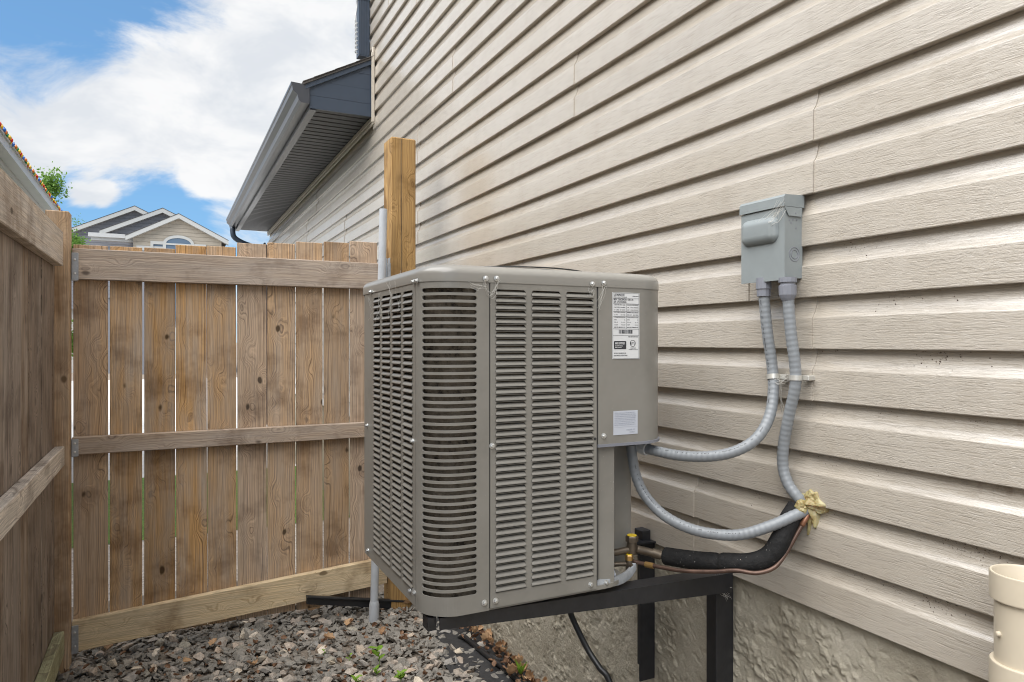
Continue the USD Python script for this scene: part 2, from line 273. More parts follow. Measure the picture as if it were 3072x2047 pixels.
mat('coil', {'g': ('geometry', {}), 'm': ('mapping', {'scale': (60, 60, 2000)}), 'n': ('noise_texture', {'scale': 28, 'detail': 8, 'roughness': .72}), 'f': ('noise_texture', {'scale': 1, 'detail': 2}),
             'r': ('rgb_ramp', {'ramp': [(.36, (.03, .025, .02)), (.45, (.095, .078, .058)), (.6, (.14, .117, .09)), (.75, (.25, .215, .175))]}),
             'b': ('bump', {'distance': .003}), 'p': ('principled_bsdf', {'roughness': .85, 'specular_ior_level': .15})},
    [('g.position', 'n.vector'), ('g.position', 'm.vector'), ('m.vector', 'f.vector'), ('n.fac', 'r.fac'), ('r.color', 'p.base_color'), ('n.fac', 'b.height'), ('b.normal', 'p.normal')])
plain('screw_steel', (.62, .62, .60), .35, metal=.85, noise=.1)
plain('galvanised', (.40, .42, .44), .42, metal=.5, noise=.18, scale=60)
plain('label_white', (.66, .66, .65), .45, noise=.02)
plain('label_faded', (.50, .52, .565), .4, noise=.03)
plain('ink', (.035, .035, .04), .5, noise=.02)
plain('ink_faded', (.34, .36, .42), .5, noise=.02)
plain('box_grey', (.235, .257, .256), .42, noise=.06, scale=22, bump=.0002, bscale=400)
plain('conduit_grey', (.215, .226, .234), .38, noise=.05, scale=20)
plain('fitting_grey', (.20, .205, .23), .45, noise=.06)
plain('connector_grey', (.48, .49, .49), .4, noise=.05)
plain('pipe_grey', (.42, .435, .45), .45, noise=.1, scale=14)
plain('clip_metal', (.55, .53, .48), .4, metal=.5)
plain('black_steel', (.016, .016, .018), .38, noise=.3, scale=40, bump=.0004, bscale=180)
mat('black_foam', {'g': ('geometry', {}), 'n': ('noise_texture', {'scale': 60, 'detail': 5}), 'r': ('rgb_ramp', {'ramp': [(.3, (.007, .0068, .0068)), (.7, (.015, .014, .0135))]}), 'fn': ('noise_texture', {'scale': 170, 'detail': 2}), 'fr': ('rgb_ramp', {'ramp': [(.71, (0, 0, 0)), (.75, (.8, .8, .8))]}), 'm': ('mix', {'color2': (.42, .40, .36)}),
                  'bn': ('noise_texture', {'scale': 130, 'detail': 5, 'roughness': .7}), 'b': ('bump', {'distance': .003}), 'p': ('principled_bsdf', {'roughness': .75, 'specular_ior_level': .3})},
    [('g.position', 'n.vector'), ('n.fac', 'r.fac'), ('g.position', 'fn.vector'), ('fn.fac', 'fr.fac'), ('r.color', 'm.color1'), ('fr.color', 'm.fac'), ('m.color', 'p.base_color'), ('g.position', 'bn.vector'), ('bn.fac', 'b.height'), ('b.normal', 'p.normal')])
plain('black_rubber', (.015, .015, .016), .4)
plain('copper_old', (.115, .070, .052), .45, metal=.6, noise=.4, scale=40)
plain('copper_new', (.24, .11, .06), .4, metal=.5, noise=.2)
plain('valve_bronze', (.11, .085, .06), .45, metal=.6, noise=.3, scale=50)
plain('valve_brass', (.36, .22, .08), .35, metal=.7, noise=.2)
plain('cap_yellow', (.75, .52, .02), .4, noise=.05)
mat('spray_foam', {'g': ('geometry', {}), 'n': ('noise_texture', {'scale': 30, 'detail': 5}), 'r': ('rgb_ramp', {'ramp': [(.3, (.27, .195, .075)), (.5, (.37, .295, .14)), (.75, (.46, .39, .24))]}),
                   'b': ('bump', {'distance': .002}), 'p': ('principled_bsdf', {'roughness': .45, 'subsurface_weight': .15, 'subsurface_scale': .01})},
    [('g.position', 'n.vector'), ('n.fac', 'r.fac'), ('r.color', 'p.base_color'), ('n.fac', 'b.height'), ('b.normal', 'p.normal')])
plain('pvc_cream', (.55, .475, .36), .35, noise=.05, scale=12)
mat('parging', {'g': ('geometry', {}), 'n': ('noise_texture', {'scale': 5, 'detail': 8, 'roughness': .65}), 'n2': ('noise_texture', {'scale': 95, 'detail': 6, 'roughness': .78}),
                'r': ('rgb_ramp', {'ramp': [(.28, (.25, .215, .16)), (.48, (.43, .385, .30)), (.72, (.52, .47, .38))]}),
                'b': ('bump', {'distance': .009, 'strength': 1.0}), 'p': ('principled_bsdf', {'roughness': .85, 'specular_ior_level': .25})},
    [('g.position', 'n.vector'), ('g.position', 'n2.vector'), ('n.fac', 'r.fac'), ('r.color', 'p.base_color'), ('n2.fac', 'b.height'), ('b.normal', 'p.normal')])
plain('navy_metal', (.034, .047, .068), .42, noise=.05, bump=.0003, bscale=300)
plain('charcoal_metal', (.050, .052, .058), .28, noise=.05)
plain('soffit_brown', (.032, .030, .033), .5, noise=.06)
plain('beige_trim', (.50, .44, .36), .45, noise=.05)
plain('shingle_dark', (.075, .068, .062), .9, noise=.4, scale=120, bump=.003)
plain('white_trim', (.44, .435, .41), .45, noise=.03, scale=8)
plain('white_gutter', (.46, .455, .44), .4, noise=.05, scale=8)
plain('grey_siding', (.20, .20, .215), .55, noise=.06, scale=8)
plain('tan_siding', (.36, .31, .245), .55, noise=.05, scale=8)
plain('pale_siding', (.45, .435, .40), .55, noise=.05, scale=8)
plain('window_glass', (.10, .14, .19), .08, noise=.05, scale=2)
plain('blind_white', (.5, .52, .49), .6, noise=.04)
plain('concrete', (.50, .485, .46), .85, noise=.14, scale=6, bump=.002)
mat('lawn', {'g': ('geometry', {}), 'n': ('noise_texture', {'scale': 24, 'detail': 8, 'roughness': .7}), 'r': ('rgb_ramp', {'ramp': [(.3, (.05, .09, .015)), (.55, (.12, .20, .03)), (.75, (.2, .28, .06))]}),
             'b': ('bump', {'distance': .03}), 'p': ('principled_bsdf', {'roughness': .8})}, [('g.position', 'n.vector'), ('n.fac', 'r.fac'), ('r.color', 'p.base_color'), ('n.fac', 'b.height'), ('b.normal', 'p.normal')])
plain('gravel_far', (.40, .36, .32), .9, noise=.6, scale=45, bump=.01, bscale=60)
plain('soil', (.20, .165, .13), .95, noise=.4, scale=60, bump=.008, bscale=60)
plain('fabric_black', (.028, .027, .027), .7, noise=.4, scale=50, bump=.002, bscale=300)
STONE_RAMP = [(p, tuple(min(1, (.8 * c + .2 * .18) * k_) for c, k_ in zip(q, (2.0, 1.92, 1.78)))) for p, q in [(0, (.105, .098, .088)), (.16, (.155, .145, .13)), (.30, (.20, .17, .145)), (.44, (.135, .135, .135)), (.56, (.245, .20, .165)), (.68, (.19, .185, .175)), (.80, (.30, .235, .185)), (.9, (.16, .15, .125)), (.965, (.36, .31, .25)), (1, (.42, .38, .33))]]
for nm, src in (('stone_single', 'o.random'), ('stone_many', 'g.random_per_island')):
    mat(nm, {'g': ('geometry', {}), 'o': ('object_info', {}), 'r': ('rgb_ramp', {'ramp': STONE_RAMP, 'interpolate': True}), 'n': ('noise_texture', {'scale': 85, 'detail': 7, 'roughness': .7}),
             'nr': ('rgb_ramp', {'ramp': [(.3, (.62, .62, .62)), (.55, (1, 1, 1)), (.75, (1.22, 1.2, 1.18))]}), 'm': ('mix', {'mix_type': 'multiply', 'fac': 1.0}),
             'b': ('bump', {'distance': .0025}), 'p': ('principled_bsdf', {'roughness': .75, 'specular_ior_level': .35})},
        [(src, 'r.fac'), ('g.position', 'n.vector'), ('n.fac', 'nr.fac'), ('r.color', 'm.color1'), ('nr.color', 'm.color2'), ('m.color', 'p.base_color'), ('n.fac', 'b.height'), ('b.normal', 'p.normal')])
def leafy(name, lo, hi, trans=.35, rough=.6, src='o.random', scale=60):
    mat(name, {'g': ('geometry', {}), 'o': ('object_info', {}), 'n': ('noise_texture', {'scale': scale, 'detail': 4}), 'ad': ('math', {'math_type': 'multiply_add', 'value2': .7}),
               'r': ('rgb_ramp', {'ramp': [(.3, tuple(lo)), (1.1 / 1.2, tuple(hi))]}), 'p': ('principled_bsdf', {'roughness': rough, 'specular_ior_level': .3}), 't': ('translucent_bsdf', {}), 'mx': ('mix_closure', {'fac': trans})},
        [('g.position', 'n.vector'), (src, 'ad.value1'), ('n.fac', 'ad.value3'), ('ad.value', 'r.fac'), ('r.color', 'p.base_color'), ('r.color', 't.color'), ('p.BSDF', 'mx.closure1'), ('t.BSDF', 'mx.closure2')], surface='mx.closure')
leafy('dry_leaf', (.22, .11, .05), (.50, .32, .18), .2)
leafy('litter_leaf', (.12, .06, .035), (.40, .24, .14), .15, src='g.random_per_island')
leafy('weed_green', (.16, .30, .03), (.28, .46, .06), .4)
leafy('tree_leaf', (.10, .20, .03), (.22, .36, .07), .4, src='g.random_per_island')
plain('bark', (.12, .10, .08), .9, noise=.3, bump=.01)
plain('cobweb', (.62, .60, .55), .8, noise=.05)
plain('speck', (.085, .06, .044), .9, noise=.3)
for nm, c in (('bulb_red', (.70, .03, .02)), ('bulb_yellow', (.80, .48, .03)), ('bulb_blue', (.05, .18, .62)), ('bulb_orange', (.80, .22, .03)), ('bulb_green', (.03, .3, .10))):
    plain(nm, c, .25, noise=.05)
plain('wire_green', (.02, .05, .03), .5)

# ------------------------------------------------------------------ ground
def sheet(x0, x1, y0, y1, z): return trimesh.Trimesh([[x0, y0, z], [x1, y0, z], [x1, y1, z], [x0, y1, z]], [[0, 1, 2], [0, 2, 3]], process=False)
solo('ground', sheet(-400, 400, -200, 900, -.06), 'soil', kind='structure')
solo('path', sheet(-6, 12, 4.55, 5.9, -.035), 'gravel_far', kind='structure')
solo('lawn', sheet(-60, 60, 5.9, 8.6, -.03), 'lawn', 'bright green lawn glimpsed through the gaps of the back fence', 'grass', kind='stuff')
solo('pavement', sheet(-60, 60, 8.6, 31, -.035), 'concrete', kind='structure')

W, PITCH, ZB = 1.364, .1225, H - .63       # siding face, course height, bottom edge of the siding
FX = W + .020                              # face of the foundation

# ------------------------------------------------------------------ the beige house on the right
house = thing('sided_house', 'two-storey house clad in beige vinyl siding with dark lower eave, filling the right side', 'house', (W, 2.5, 0))
YC, YE0, YE1 = 5.30, 5.10, 11.2            # corner of the tall wall; near and far end of the low eave
part(house, 'wall', cat_([bx(W + .0225, W + 7, -4, YC, ZB + .01, 7.4), bx(W + .0225, W + 7, YC + .003, YE1, ZB + .01, H + 1.66)]), 'beige_trim')
course = [(.0190, .001), (.0012, 0), (.0, .0018), (.0006, .05), (.0010, .0715), (.0018, .0745), (.0052, .0785), (.0092, .0850), (.0128, .0930), (.0158, .1040), (.0178, .1140), (.0190, PITCH + .004)]
def siding_panel(k, y0, y1, lift_near):
    """One double-course panel, rows k and k + 1, from y0 to y1; its near end laps over its neighbour."""
    prof = [(a, b) for a, b in course] + [(a, b + PITCH) for a, b in course]
    ns = max(2, int((y1 - y0) / .16)); ys = np.linspace(y0, y1, ns); V, n = [], len(prof)
    for i, y in enumerate(ys):
        lift = .0030 * (1 - i / (ns - 1)) if lift_near else 0
        for a, b in prof:
            wob = .0011 * (float(meshkit.noise([y * 1.6, k * 3.7 + b * 9, 4.2])) - .5)
            V.append((W + a - lift + wob, y, ZB + k * PITCH + b))
    F = []
    for i in range(ns - 1):
        for j in range(n - 1):
            a = i * n + j; F += [(a, a + 1, a + n + 1), (a, a + n + 1, a + n)]
    base = len(V)
    for a, b in prof: V.append((W + a + .0020, y0 + .0004, ZB + k * PITCH + b))
    for j in range(n - 1): F += [(j + 1, j, base + j), (j + 1, base + j, base + j + 1)]
    return trimesh.Trimesh(V, F, process=False)
JOINT = {0: 1.584, 2: 2.6, 4: 1.17, 6: 1.37, 8: 1.166, 10: .27, 12: 2.249, 14: .277, 16: 3.498, 18: 1.44, 20: 2.9, 22: 4.10, 24: .9, 26: 2.2, 28: 3.3, 30: 1.2, 32: 2.5, 34: 1.0, 36: 2, 38: 3, 40: 1.5}
for k in range(0, 42, 2):
    end = YE1 - .02 if ZB + (k + 2) * PITCH < H + 1.66 else (YC if k >= 20 else YE1 - .02)
    if 18 <= k < 20: end = YE0 + .02
    cuts = [-3.2] + sorted(y for y in (JOINT[k] + 3.81 * j for j in range(-2, 4)) if -3 < y < end - .15) + [end]
    for a, b in zip(cuts[:-1], cuts[1:]):
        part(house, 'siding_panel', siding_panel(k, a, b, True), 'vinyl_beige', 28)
# rough parged foundation
def foundation(y0, y1, st):
    ys = np.arange(y0, y1 + st / 2, st); zs = np.arange(-.12, ZB + .012, st); Y, Z = np.meshgrid(ys, zs, indexing='ij')
    c, s = math.cos(.95), math.sin(.95); wx = .05 * (meshkit.fbm(np.stack([Y * 12, Z * 12, Y * 0 + 5], -1), 4, 31) - .5)
    A, B = Y * c + Z * s, -Y * s + Z * c + wx
    n1 = meshkit.fbm(np.stack([A * 5, B * 15, A * 0], -1), 4, 3); n2 = meshkit.fbm(np.stack([A * 11, B * 20, A * 0 + 9], -1), 4, 13)
    rough = np.clip((meshkit.fbm(np.stack([A * 4, B * 7, A * 0 + 3], -1), 4, 11) - .50) * 10, 0, 1)
    ridge = np.clip(1 - np.abs(n1 - .5) * 60, 0, 1) + .5 * np.clip(1 - np.abs(n2 - .52) * 60, 0, 1)
    step = np.clip((n1 - .50) * 40, 0, 1) + .6 * np.clip((n2 - .52) * 40, 0, 1)
    lump = np.clip((meshkit.fbm(np.stack([Y * 60, Z * 60, A * 0], -1), 4, 9) - .53) * 12, 0, 1)
    pit = np.clip((meshkit.fbm(np.stack([Y * 45, Z * 45, A * 0 + 6], -1), 2, 19) - .62) * 12, 0, 1)
    hgt = .0034 * ridge * rough + .0009 * step * (.2 + .8 * rough) + .0050 * lump * (.10 + .9 * rough) - .003 * pit + .004 * meshkit.fbm(np.stack([Y * 9, Z * 9, A * 0 + 1], -1), 3, 2) + .0009 * meshkit.noise(np.stack([Y * 190, Z * 190, A * 0], -1))
    V = np.stack([FX - hgt, Y, Z], -1).reshape(-1, 3); m, n = Y.shape
    i = (np.arange(m - 1)[:, None] * n + np.arange(n - 1)[None]).ravel()
    return trimesh.Trimesh(V, np.vstack([np.stack([i, i + 1, i + n + 1], 1), np.stack([i, i + n + 1, i + n], 1)]), process=False)
fd = foundation(.5, 3.9, .0036)
part(house, 'foundation', cat_([fd, sheet(0, 0, 0, 0, 0), bx(FX, FX + .3, -4, .5, -.2, ZB + .011), bx(FX, FX + .3, 3.9, YE1, -.2, ZB + .011)]), 'parging', True)
# low eave
XE, ZS = .90, H + 1.665                    # fascia plane and soffit height
n_sl = 62
for i in range(n_sl):
    a = YE0 + .012 + (YE1 - YE0 - .012) * i / n_sl; b = YE0 + .012 + (YE1 - YE0 - .012) * (i + 1) / n_sl
    part(house, 'soffit_slat', bx(XE + .012, W - .002, a, b - .018, ZS + .004, ZS + .016, .002), 'soffit_brown')
part(house, 'soffit_backing', bx(XE + .012, W + .01, YE0 + .014, YE1, ZS + .022, ZS + .03), 'ac_dark')
part(house, 'fascia', cat_([bx(XE, XE + .011, YE0, YE1, ZS - .012, ZS + .16, .002), bx(XE, XE + .05, YE0 + .002, YE1, ZS - .016, ZS - .011)]), 'charcoal_metal')
gut = [(XE - .003, ZS + .150), (XE - .003, ZS + .025), (XE - .055, ZS + .025), (XE - .072, ZS + .040), (XE - .080, ZS + .075), (XE - .112, ZS + .105), (XE - .118, ZS + .150),
       (XE - .128, ZS + .155), (XE - .128, ZS + .140), (XE - .122, ZS + .138), (XE - .117, ZS + .102), (XE - .085, ZS + .072), (XE - .077, ZS + .036), (XE - .058, ZS + .020), (XE - .003, ZS + .020)]
gtr = part(house, 'gutter', cat_([prism_y([(XE - .003, ZS + .150), (XE - .003, ZS + .020), (XE - .058, ZS + .020), (XE - .077, ZS + .036), (XE - .085, ZS + .072), (XE - .117, ZS + .102), (XE - .122, ZS + .138), (XE - .128, ZS + .140), (XE - .128, ZS + .156)], YE0 - .02, YE1 + .05)]), 'charcoal_metal')
zr = lambda x: ZS + .172 + (x - XE) * .54
part(house, 'roof', cat_([prism_y([(XE - .045, zr(XE - .045)), (W - .004, zr(W - .004)), (W - .004, zr(W - .004) + .016), (XE - .05, zr(XE - .05) + .016)], YE0 - .03, YC),
                          prism_y([(XE - .045, zr(XE - .045)), (W + 3, zr(W + 3)), (W + 3, zr(W + 3) + .016), (XE - .05, zr(XE - .05) + .016)], YC, YE1 + .1)]), 'shingle_dark')
for i in range(7):
    x0 = XE - .05 + i * .075
    part(house, 'shingle', prism_y([(x0, zr(x0) + .017), (min(x0 + .2, W - .005), zr(min(x0 + .2, W - .005)) + .0175), (min(x0 + .2, W - .005), zr(min(x0 + .2, W - .005)) + .019), (x0, zr(x0) + .024)], YE0 - .033 - .003 * (i % 2), YC - .1), 'shingle_dark')
part(house, 'rake_trim', prism_y([(XE - .03, zr(XE - .03) - .036), (W - .012, zr(W - .012) - .036), (W - .012, zr(W - .012) - .002), (XE - .03, zr(XE - .03) - .002)], YE0 - .022, YE0 + .01), 'navy_metal')
zz = [ZS - .008, ZS + .085, ZS + .19, ZS + .30, ZS + .5]
for i in range(4):
    poly = Polygon([(XE, zz[i] + .0012), (W - .014, zz[i] + .0012), (W - .014, zz[i + 1]), (XE, zz[i + 1])]).intersection(Polygon([(XE, ZS - .1), (W, ZS - .1), (W, zr(W) - .03), (XE, zr(XE) - .03)]))
    if poly.area > 1e-5:
        part(house, 'gable_plank', prism_y(list(poly.exterior.coords)[:-1], YE0 - .006 - .001 * (i % 2), YE0 + .01), 'navy_metal')
part(house, 'channel_trim', cat_([bx(W - .018, W - .002, YE0 - .035, YE0 - .012, ZS - .05, ZS + .50, .002), bx(W - .024, W - .019, YE0 - .034, YE0 - .020, ZS - .05, ZS + .46)]), 'beige_trim')
part(house, 'frieze_trim', cat_([bx(W - .016, W + .004, YE0 - .03, YE1, ZS - .035, ZS - .001, .002), bx(W - .010, W + .004, YE0 - .03, YE1, ZS - .060, ZS - .036, .002)]), 'beige_trim')
# downspouts
ds = part(house, 'downspout', prism_z([(W - .085, YC - .10), (W - .004, YC - .10), (W - .004, YC - .02), (W - .085, YC - .02)], H + 2.14, H + 4.6), 'navy_metal')
for i in range(4):
    part(ds, 'rib', bx(W - .078 + i * .02, W - .070 + i * .02, YC - .103, YC - .1005, H + 2.15, H + 4.6), 'navy_metal')
part(ds, 'joint_band', bx(W - .088, W - .003, YC - .105, YC - .018, H + 2.56, H + 2.60), 'navy_metal')
coil = [(W - .098 + .009 * math.cos(i * .8), YC - .07 + .008 * math.sin(i * .8), H + 2.16 + i * .0042) for i in range(60)]
coil += [(W - .092, YC - .07, H + 2.42 + i * .1) for i in range(1, 20)]
part(ds, 'heat_cable', tube(coil, .004, 6), 'white_trim')
el = spline([(XE - .045, YE1 - .10, ZS + .03), (XE - .045, YE1 - .10, ZS - .05), (XE - .02, YE1 - .10, ZS - .13), (XE + .10, YE1 - .10, ZS - .20), (XE + .28, YE1 - .10, ZS - .26), (W - .10, YE1 - .10, ZS - .32), (W - .05, YE1 - .10, ZS - .40), (W - .05, YE1 - .10, .2)], .03)
part(house, 'downspout', tube(el, .038, 12), 'navy_metal', True)

# ------------------------------------------------------------------ fences
YR, YB = 3.70, 3.738                        # faces of the back fence's rails and boards
bf = thing('back_fence', 'weathered vertical board fence with three rails closing the passage behind the condenser', 'fence', (.3, YR, 0))
edges = [(470, 692), (705, 911), (925, 1123), (1130, 1328), (1331, 1516), (1525, 1712), (1717, 1894), (1903, 2071), (2080, 2240), (2247, 2420)]
tops = [736, 741, 745, 737, 740, 731, 730, 727.5, 727, 726]
for (a, b), tv in zip(edges, tops):
    u0, u1 = a * .4675, b * .4675
    x0, x1, zt = at_y(u0, 1000, YB)[0], at_y(u1, 1000, YB)[0], at_y((u0 + u1) / 2, tv, YB)[2]
    lean = rng.uniform(-.002, .002)
    m = bx(x0, x1, YB, YB + .016, .06, zt, .0018)
    v = m.vertices.copy(); v[:, 0] += lean * (v[:, 2] - .9); v[:, 1] += rng.uniform(0, .003); m = trimesh.Trimesh(v, m.faces, process=False)
    part(bf, 'board', m, 'fence_board')
XL, XR = -.390, 1.065
part(bf, 'rail', bx(XL, XR, YR, YB - .001, H + .281, H + .421, .003), 'fence_rail')
part(bf, 'rail', bx(XL, XR, YR, YB - .001, H - .512, H - .432, .003), 'fence_rail')
m = bx(XL, XR, YR, YB - .001, -.07, .07, .003); v = m.vertices.copy(); v[:, 2] += H - 1.333 + (v[:, 0] - XL) * .064
part(bf, 'bottom_rail', trimesh.Trimesh(v, m.faces, process=False), 'fence_bottom_rail', label='paler, newer bottom rail')
for z0, z1 in ((H + .275, H + .40), (H - .518, H - .44), (H - 1.405, H - 1.28)):
    b = part(bf, 'bracket', cat_([bx(XL - .001, XL + .026, YR - .0025, YR - .0005, z0, z1, .0008), bx(XL, XL + .02, YR - .002, YB - .005, z0 - .002, z0 - .0005)]), 'galvanised')
    for q in (.25, .75):
        part(b, 'screw', lathe((XL + .012, YR - .0026, z0 + (z1 - z0) * q), (0, -1, 0), [(0, .005), (.002, .005), (.003, .003), (.003, .0001)], 8), 'screw_steel')
b = part(bf, 'bracket', cat_([bx(1.02, XR - .001, YR - .0025, YR - .0005, H + .30, H + .45, .0008)]), 'galvanised')
sf = thing('side_fence', 'older grey-brown board fence with rails running along the left side of the passage', 'fence', (-.43, 2.5, 0))
y = .2; i = 0
while y < 3.66:
    w = .138 + rng.uniform(-.004, .004); y1 = min(y + w, 3.69)
    part(sf, 'board', bx(-.468, -.4505 + rng.uniform(-.0015, .0015), y + .002, y1 - .002, .02, H + .40 + rng.uniform(-.006, .006), .0015), 'side_board')
    y += w + .003
part(sf, 'top_rail', bx(-.449, -.411, .2, 3.60, H + .328, H + .478, .003), 'side_rail')
part(sf, 'rail', bx(-.449, -.411, .2, 3.64, H - .547, H - .461, .003), 'side_rail')
part(sf, 'bottom_rail', bx(-.449, -.409, .2, 3.62, H - 1.37, H - 1.268, .003), 'mossy_rail', label='bottom rail greened with moss')
part(sf, 'corner_post', bx(-.484, -.394, 3.645, 3.735, -.1, H + .577, .004), 'corner_post')
tp = thing('timber_post', 'tall honey-coloured square timber post standing beside the siding, higher than the fence', 'post', (1.14, 3.72, 0))
part(tp, 'shaft', bx(1.070, 1.210, 3.65, 3.79, -.1, H + 1.10, .007), 'tall_post')
part(tp, 'crack', bx(1.1255, 1.1275, 3.6485, 3.652, .5, H + 1.095), 'ac_dark')
part(tp, 'bracket', cat_([bx(1.0665, 1.0695, 3.66, 3.70, H + .27, H + .45, .0008), bx(1.052, 1.069, 3.651, 3.6535, H + .26, H + .42, .0008)]), 'galvanised')
gp = thing('standpipe', 'slim grey plastic pipe standing upright in front of the fence and timber post', 'pipe', (1.0, 3.58, 0))
pb, pt = at_y(1122, 1840, 3.56), at_y(1150, 628, 3.58)
part(gp, 'tube', tube([pb, (pb + pt) / 2, pt], .0205, 24), 'pipe_grey', 40)
dirp = (pt - pb) / np.linalg.norm(pt - pb)
part(gp, 'coupling', lathe(pb - dirp * .04, dirp, [(0, .0215), (0, .026), (.085, .026), (.105, .021)], 24), 'pipe_grey', 40)
part(gp, 'strap', lathe(at_y(1152, 1655, 3.60), (1, 0, 0), [(-.012, .02), (-.012, .042), (.012, .042), (.012, .02)], 24), 'galvanised', 40)
a, b = at_y(921, 1803, 3.655), at_y(1228, 1812, 3.655)
ed = thing('edging_strip', 'black plastic edging strip sticking out of the gravel under the fence', 'edging', tuple(a))
part(ed, 'strip', hull([a + [0, 0, .02], a - [0, 0, .018], b + [0, 0, .014], b - [0, 0, .03], a + [0, .03, .02], b + [0, .03, .014], a + [0, .03, -.018], b + [0, .03, -.03]]), 'black_rubber')
part(ed, 'lip', rod(a + [0, -.004, .02], b + [0, -.004, .014], .006, 8), 'black_rubber')

# ------------------------------------------------------------------ condenser
YF, AXL, RC = 1.41, .493, .078
AXR, RR, YBK = 1.150, .100, 2.02
Z0, ZT = H - .590, H + .132
ac = thing('air_conditioner', 'grey-brown louvred outdoor air conditioner condenser on a black wall bracket', 'air conditioner', (.82, 1.71, Z0))
L1 = YBK - RC - (YF + RC); LA = math.pi / 2 * RC
def skin(s, dep=0.0):
    """Point of the cabinet's outline at arc length s from the back of the left side, dep inwards."""
    s = np.asarray(s, float); dep = np.broadcast_to(dep, s.shape)
    x = np.where(s < L1, AXL + dep, 0.0); y = np.where(s < L1, YBK - RC - s, 0.0)
    t = np.clip((s - L1) / RC, 0, math.pi / 2); arc = (s >= L1) & (s < L1 + LA)
    x = np.where(arc, AXL + RC - (RC - dep) * np.cos(t), x); y = np.where(arc, YF + RC - (RC - dep) * np.sin(t), y)
    fl = s >= L1 + LA
    x = np.where(fl, AXL + RC + (s - L1 - LA), x); y = np.where(fl, YF + dep, y)
    return x, y
def s_front(x): return L1 + LA + x - AXL - RC
def s_left(yy): return YBK - RC - yy
def panel(poly, d0=0.0, th=.0022, strip=.006):
    """A sheet-metal panel drawn in (s, z), bent along the cabinet, with a visible thickness round every edge."""
    V, F, nv = [], [], 0
    geoms = getattr(poly, 'geoms', [poly])
    for g in geoms:
        s0, _, s1, _ = g.bounds
        cuts = [s0]
        if s1 > L1 and s0 < L1 + LA: cuts += [c for c in np.arange(L1, L1 + LA + 1e-6, strip) if s0 < c < s1]
        cuts += [s1]
        for a, b in zip(cuts[:-1], cuts[1:]):
            q = g.intersection(sbox(a, -9, b, 9))
            for h in getattr(q, 'geoms', [q]):
                if h.geom_type != 'Polygon' or h.area < 1e-10: continue
                v2, f2 = trimesh.creation.triangulate_polygon(h, engine='earcut')
                x, y_ = skin(v2[:, 0], d0); V.append(np.stack([x, y_, v2[:, 1]], 1)); F.append(np.asarray(f2) + nv); nv += len(v2)
        for rg in [g.exterior, *g.interiors]:
            c = np.array(rg.segmentize(strip).coords); n = len(c)
            for dd in (d0, d0 + th):
                x, y_ = skin(c[:, 0], dd); V.append(np.stack([x, y_, c[:, 1]], 1))
            i = np.arange(n - 1) + nv; F.append(np.vstack([np.stack([i, i + 1, i + n + 1], 1), np.stack([i, i + n + 1, i + n], 1)])); nv += 2 * n
    return trimesh.Trimesh(np.vstack(V), np.vstack(F), process=False)
NR, ZL1, ZL0 = 43, H + .116, H - .559
RP = (ZL1 - ZL0) / NR
def slot(s0, s1, k, taper=.0, h=.0114, r=.0):
    """Outline of louvre opening k (from the top)."""
    zt_ = ZL1 - k * RP; zb_ = zt_ - h
    if r: return LineString([(s0 + r, (zt_ + zb_) / 2), (s1 - r, (zt_ + zb_) / 2)]).buffer(r, quad_segs=6)
    t = taper
    return Polygon([(s0, zb_), (s0 + t * .25, zb_ + h * .6), (s0 + t * .6, zt_ - h * .1), (s0 + t, zt_), (s1 - t, zt_), (s1 - t * .6, zt_ - h * .1), (s1 - t * .25, zb_ + h * .6), (s1, zb_)])
def blade(s0, s1, k, taper, h=.0114, deep=.0078):
    """A louvre blade pressed inwards: it leans back from the lower lip of its opening."""
    zb_ = ZL1 - k * RP - h; pr = [(-.0020, -.0012), (-.0020, .0004), (-.0008, .0030), (.0014, .0056), (.0042, .0076), (deep, .0086)]
    V = []
    for e, s in ((0, s0), (1, s1)):
        for j, (dd, z) in enumerate(pr):
            inn = taper * .35 * (j / 5) * (1 if e == 0 else -1)
            x, y_ = skin(np.array([s + inn]), dd); V.append((x[0], y_[0], zb_ + z))
    n = len(pr); F = []
    for j in range(n - 1): F += [(j, n + j, n + j + 1), (j, n + j + 1, j + 1)]
    V += [(a, b, c - .0012) for a, b, c in V]
    for j in range(n - 1): F += [(2 * n + j, 2 * n + j + 1, 3 * n + j + 1), (2 * n + j, 3 * n + j + 1, 3 * n + j)]
    F += [(0, 2 * n, 3 * n), (0, 3 * n, n), (n - 1, 2 * n - 1, 4 * n - 1), (n - 1, 4 * n - 1, 3 * n - 1)]
    return trimesh.Trimesh(V, F, process=False)
# front panel, three columns
fx0, fx1 = at_y(1471, 1000, YF)[0], at_y(1790, 1000, YF)[0]
cols = [tuple(s_front(at_y(u, 1000, YF)[0]) for u in c) for c in ((1485.4, 1578.5), (1593.9, 1682.5), (1696.9, 1780.5))]
pf = sbox(s_front(fx0), Z0, s_front(fx1), ZT - .002)
holes = [slot(a, b, k, .006) for a, b in cols for k in range(NR)]
for h_ in holes: pf = pf.difference(h_)
fp = part(ac, 'front_panel', panel(pf), 'ac_paint')
for a, b in cols:
    for k in range(NR): part(fp, 'louver', blade(a + .0003, b - .0003, k, .006), 'ac_paint', 40)
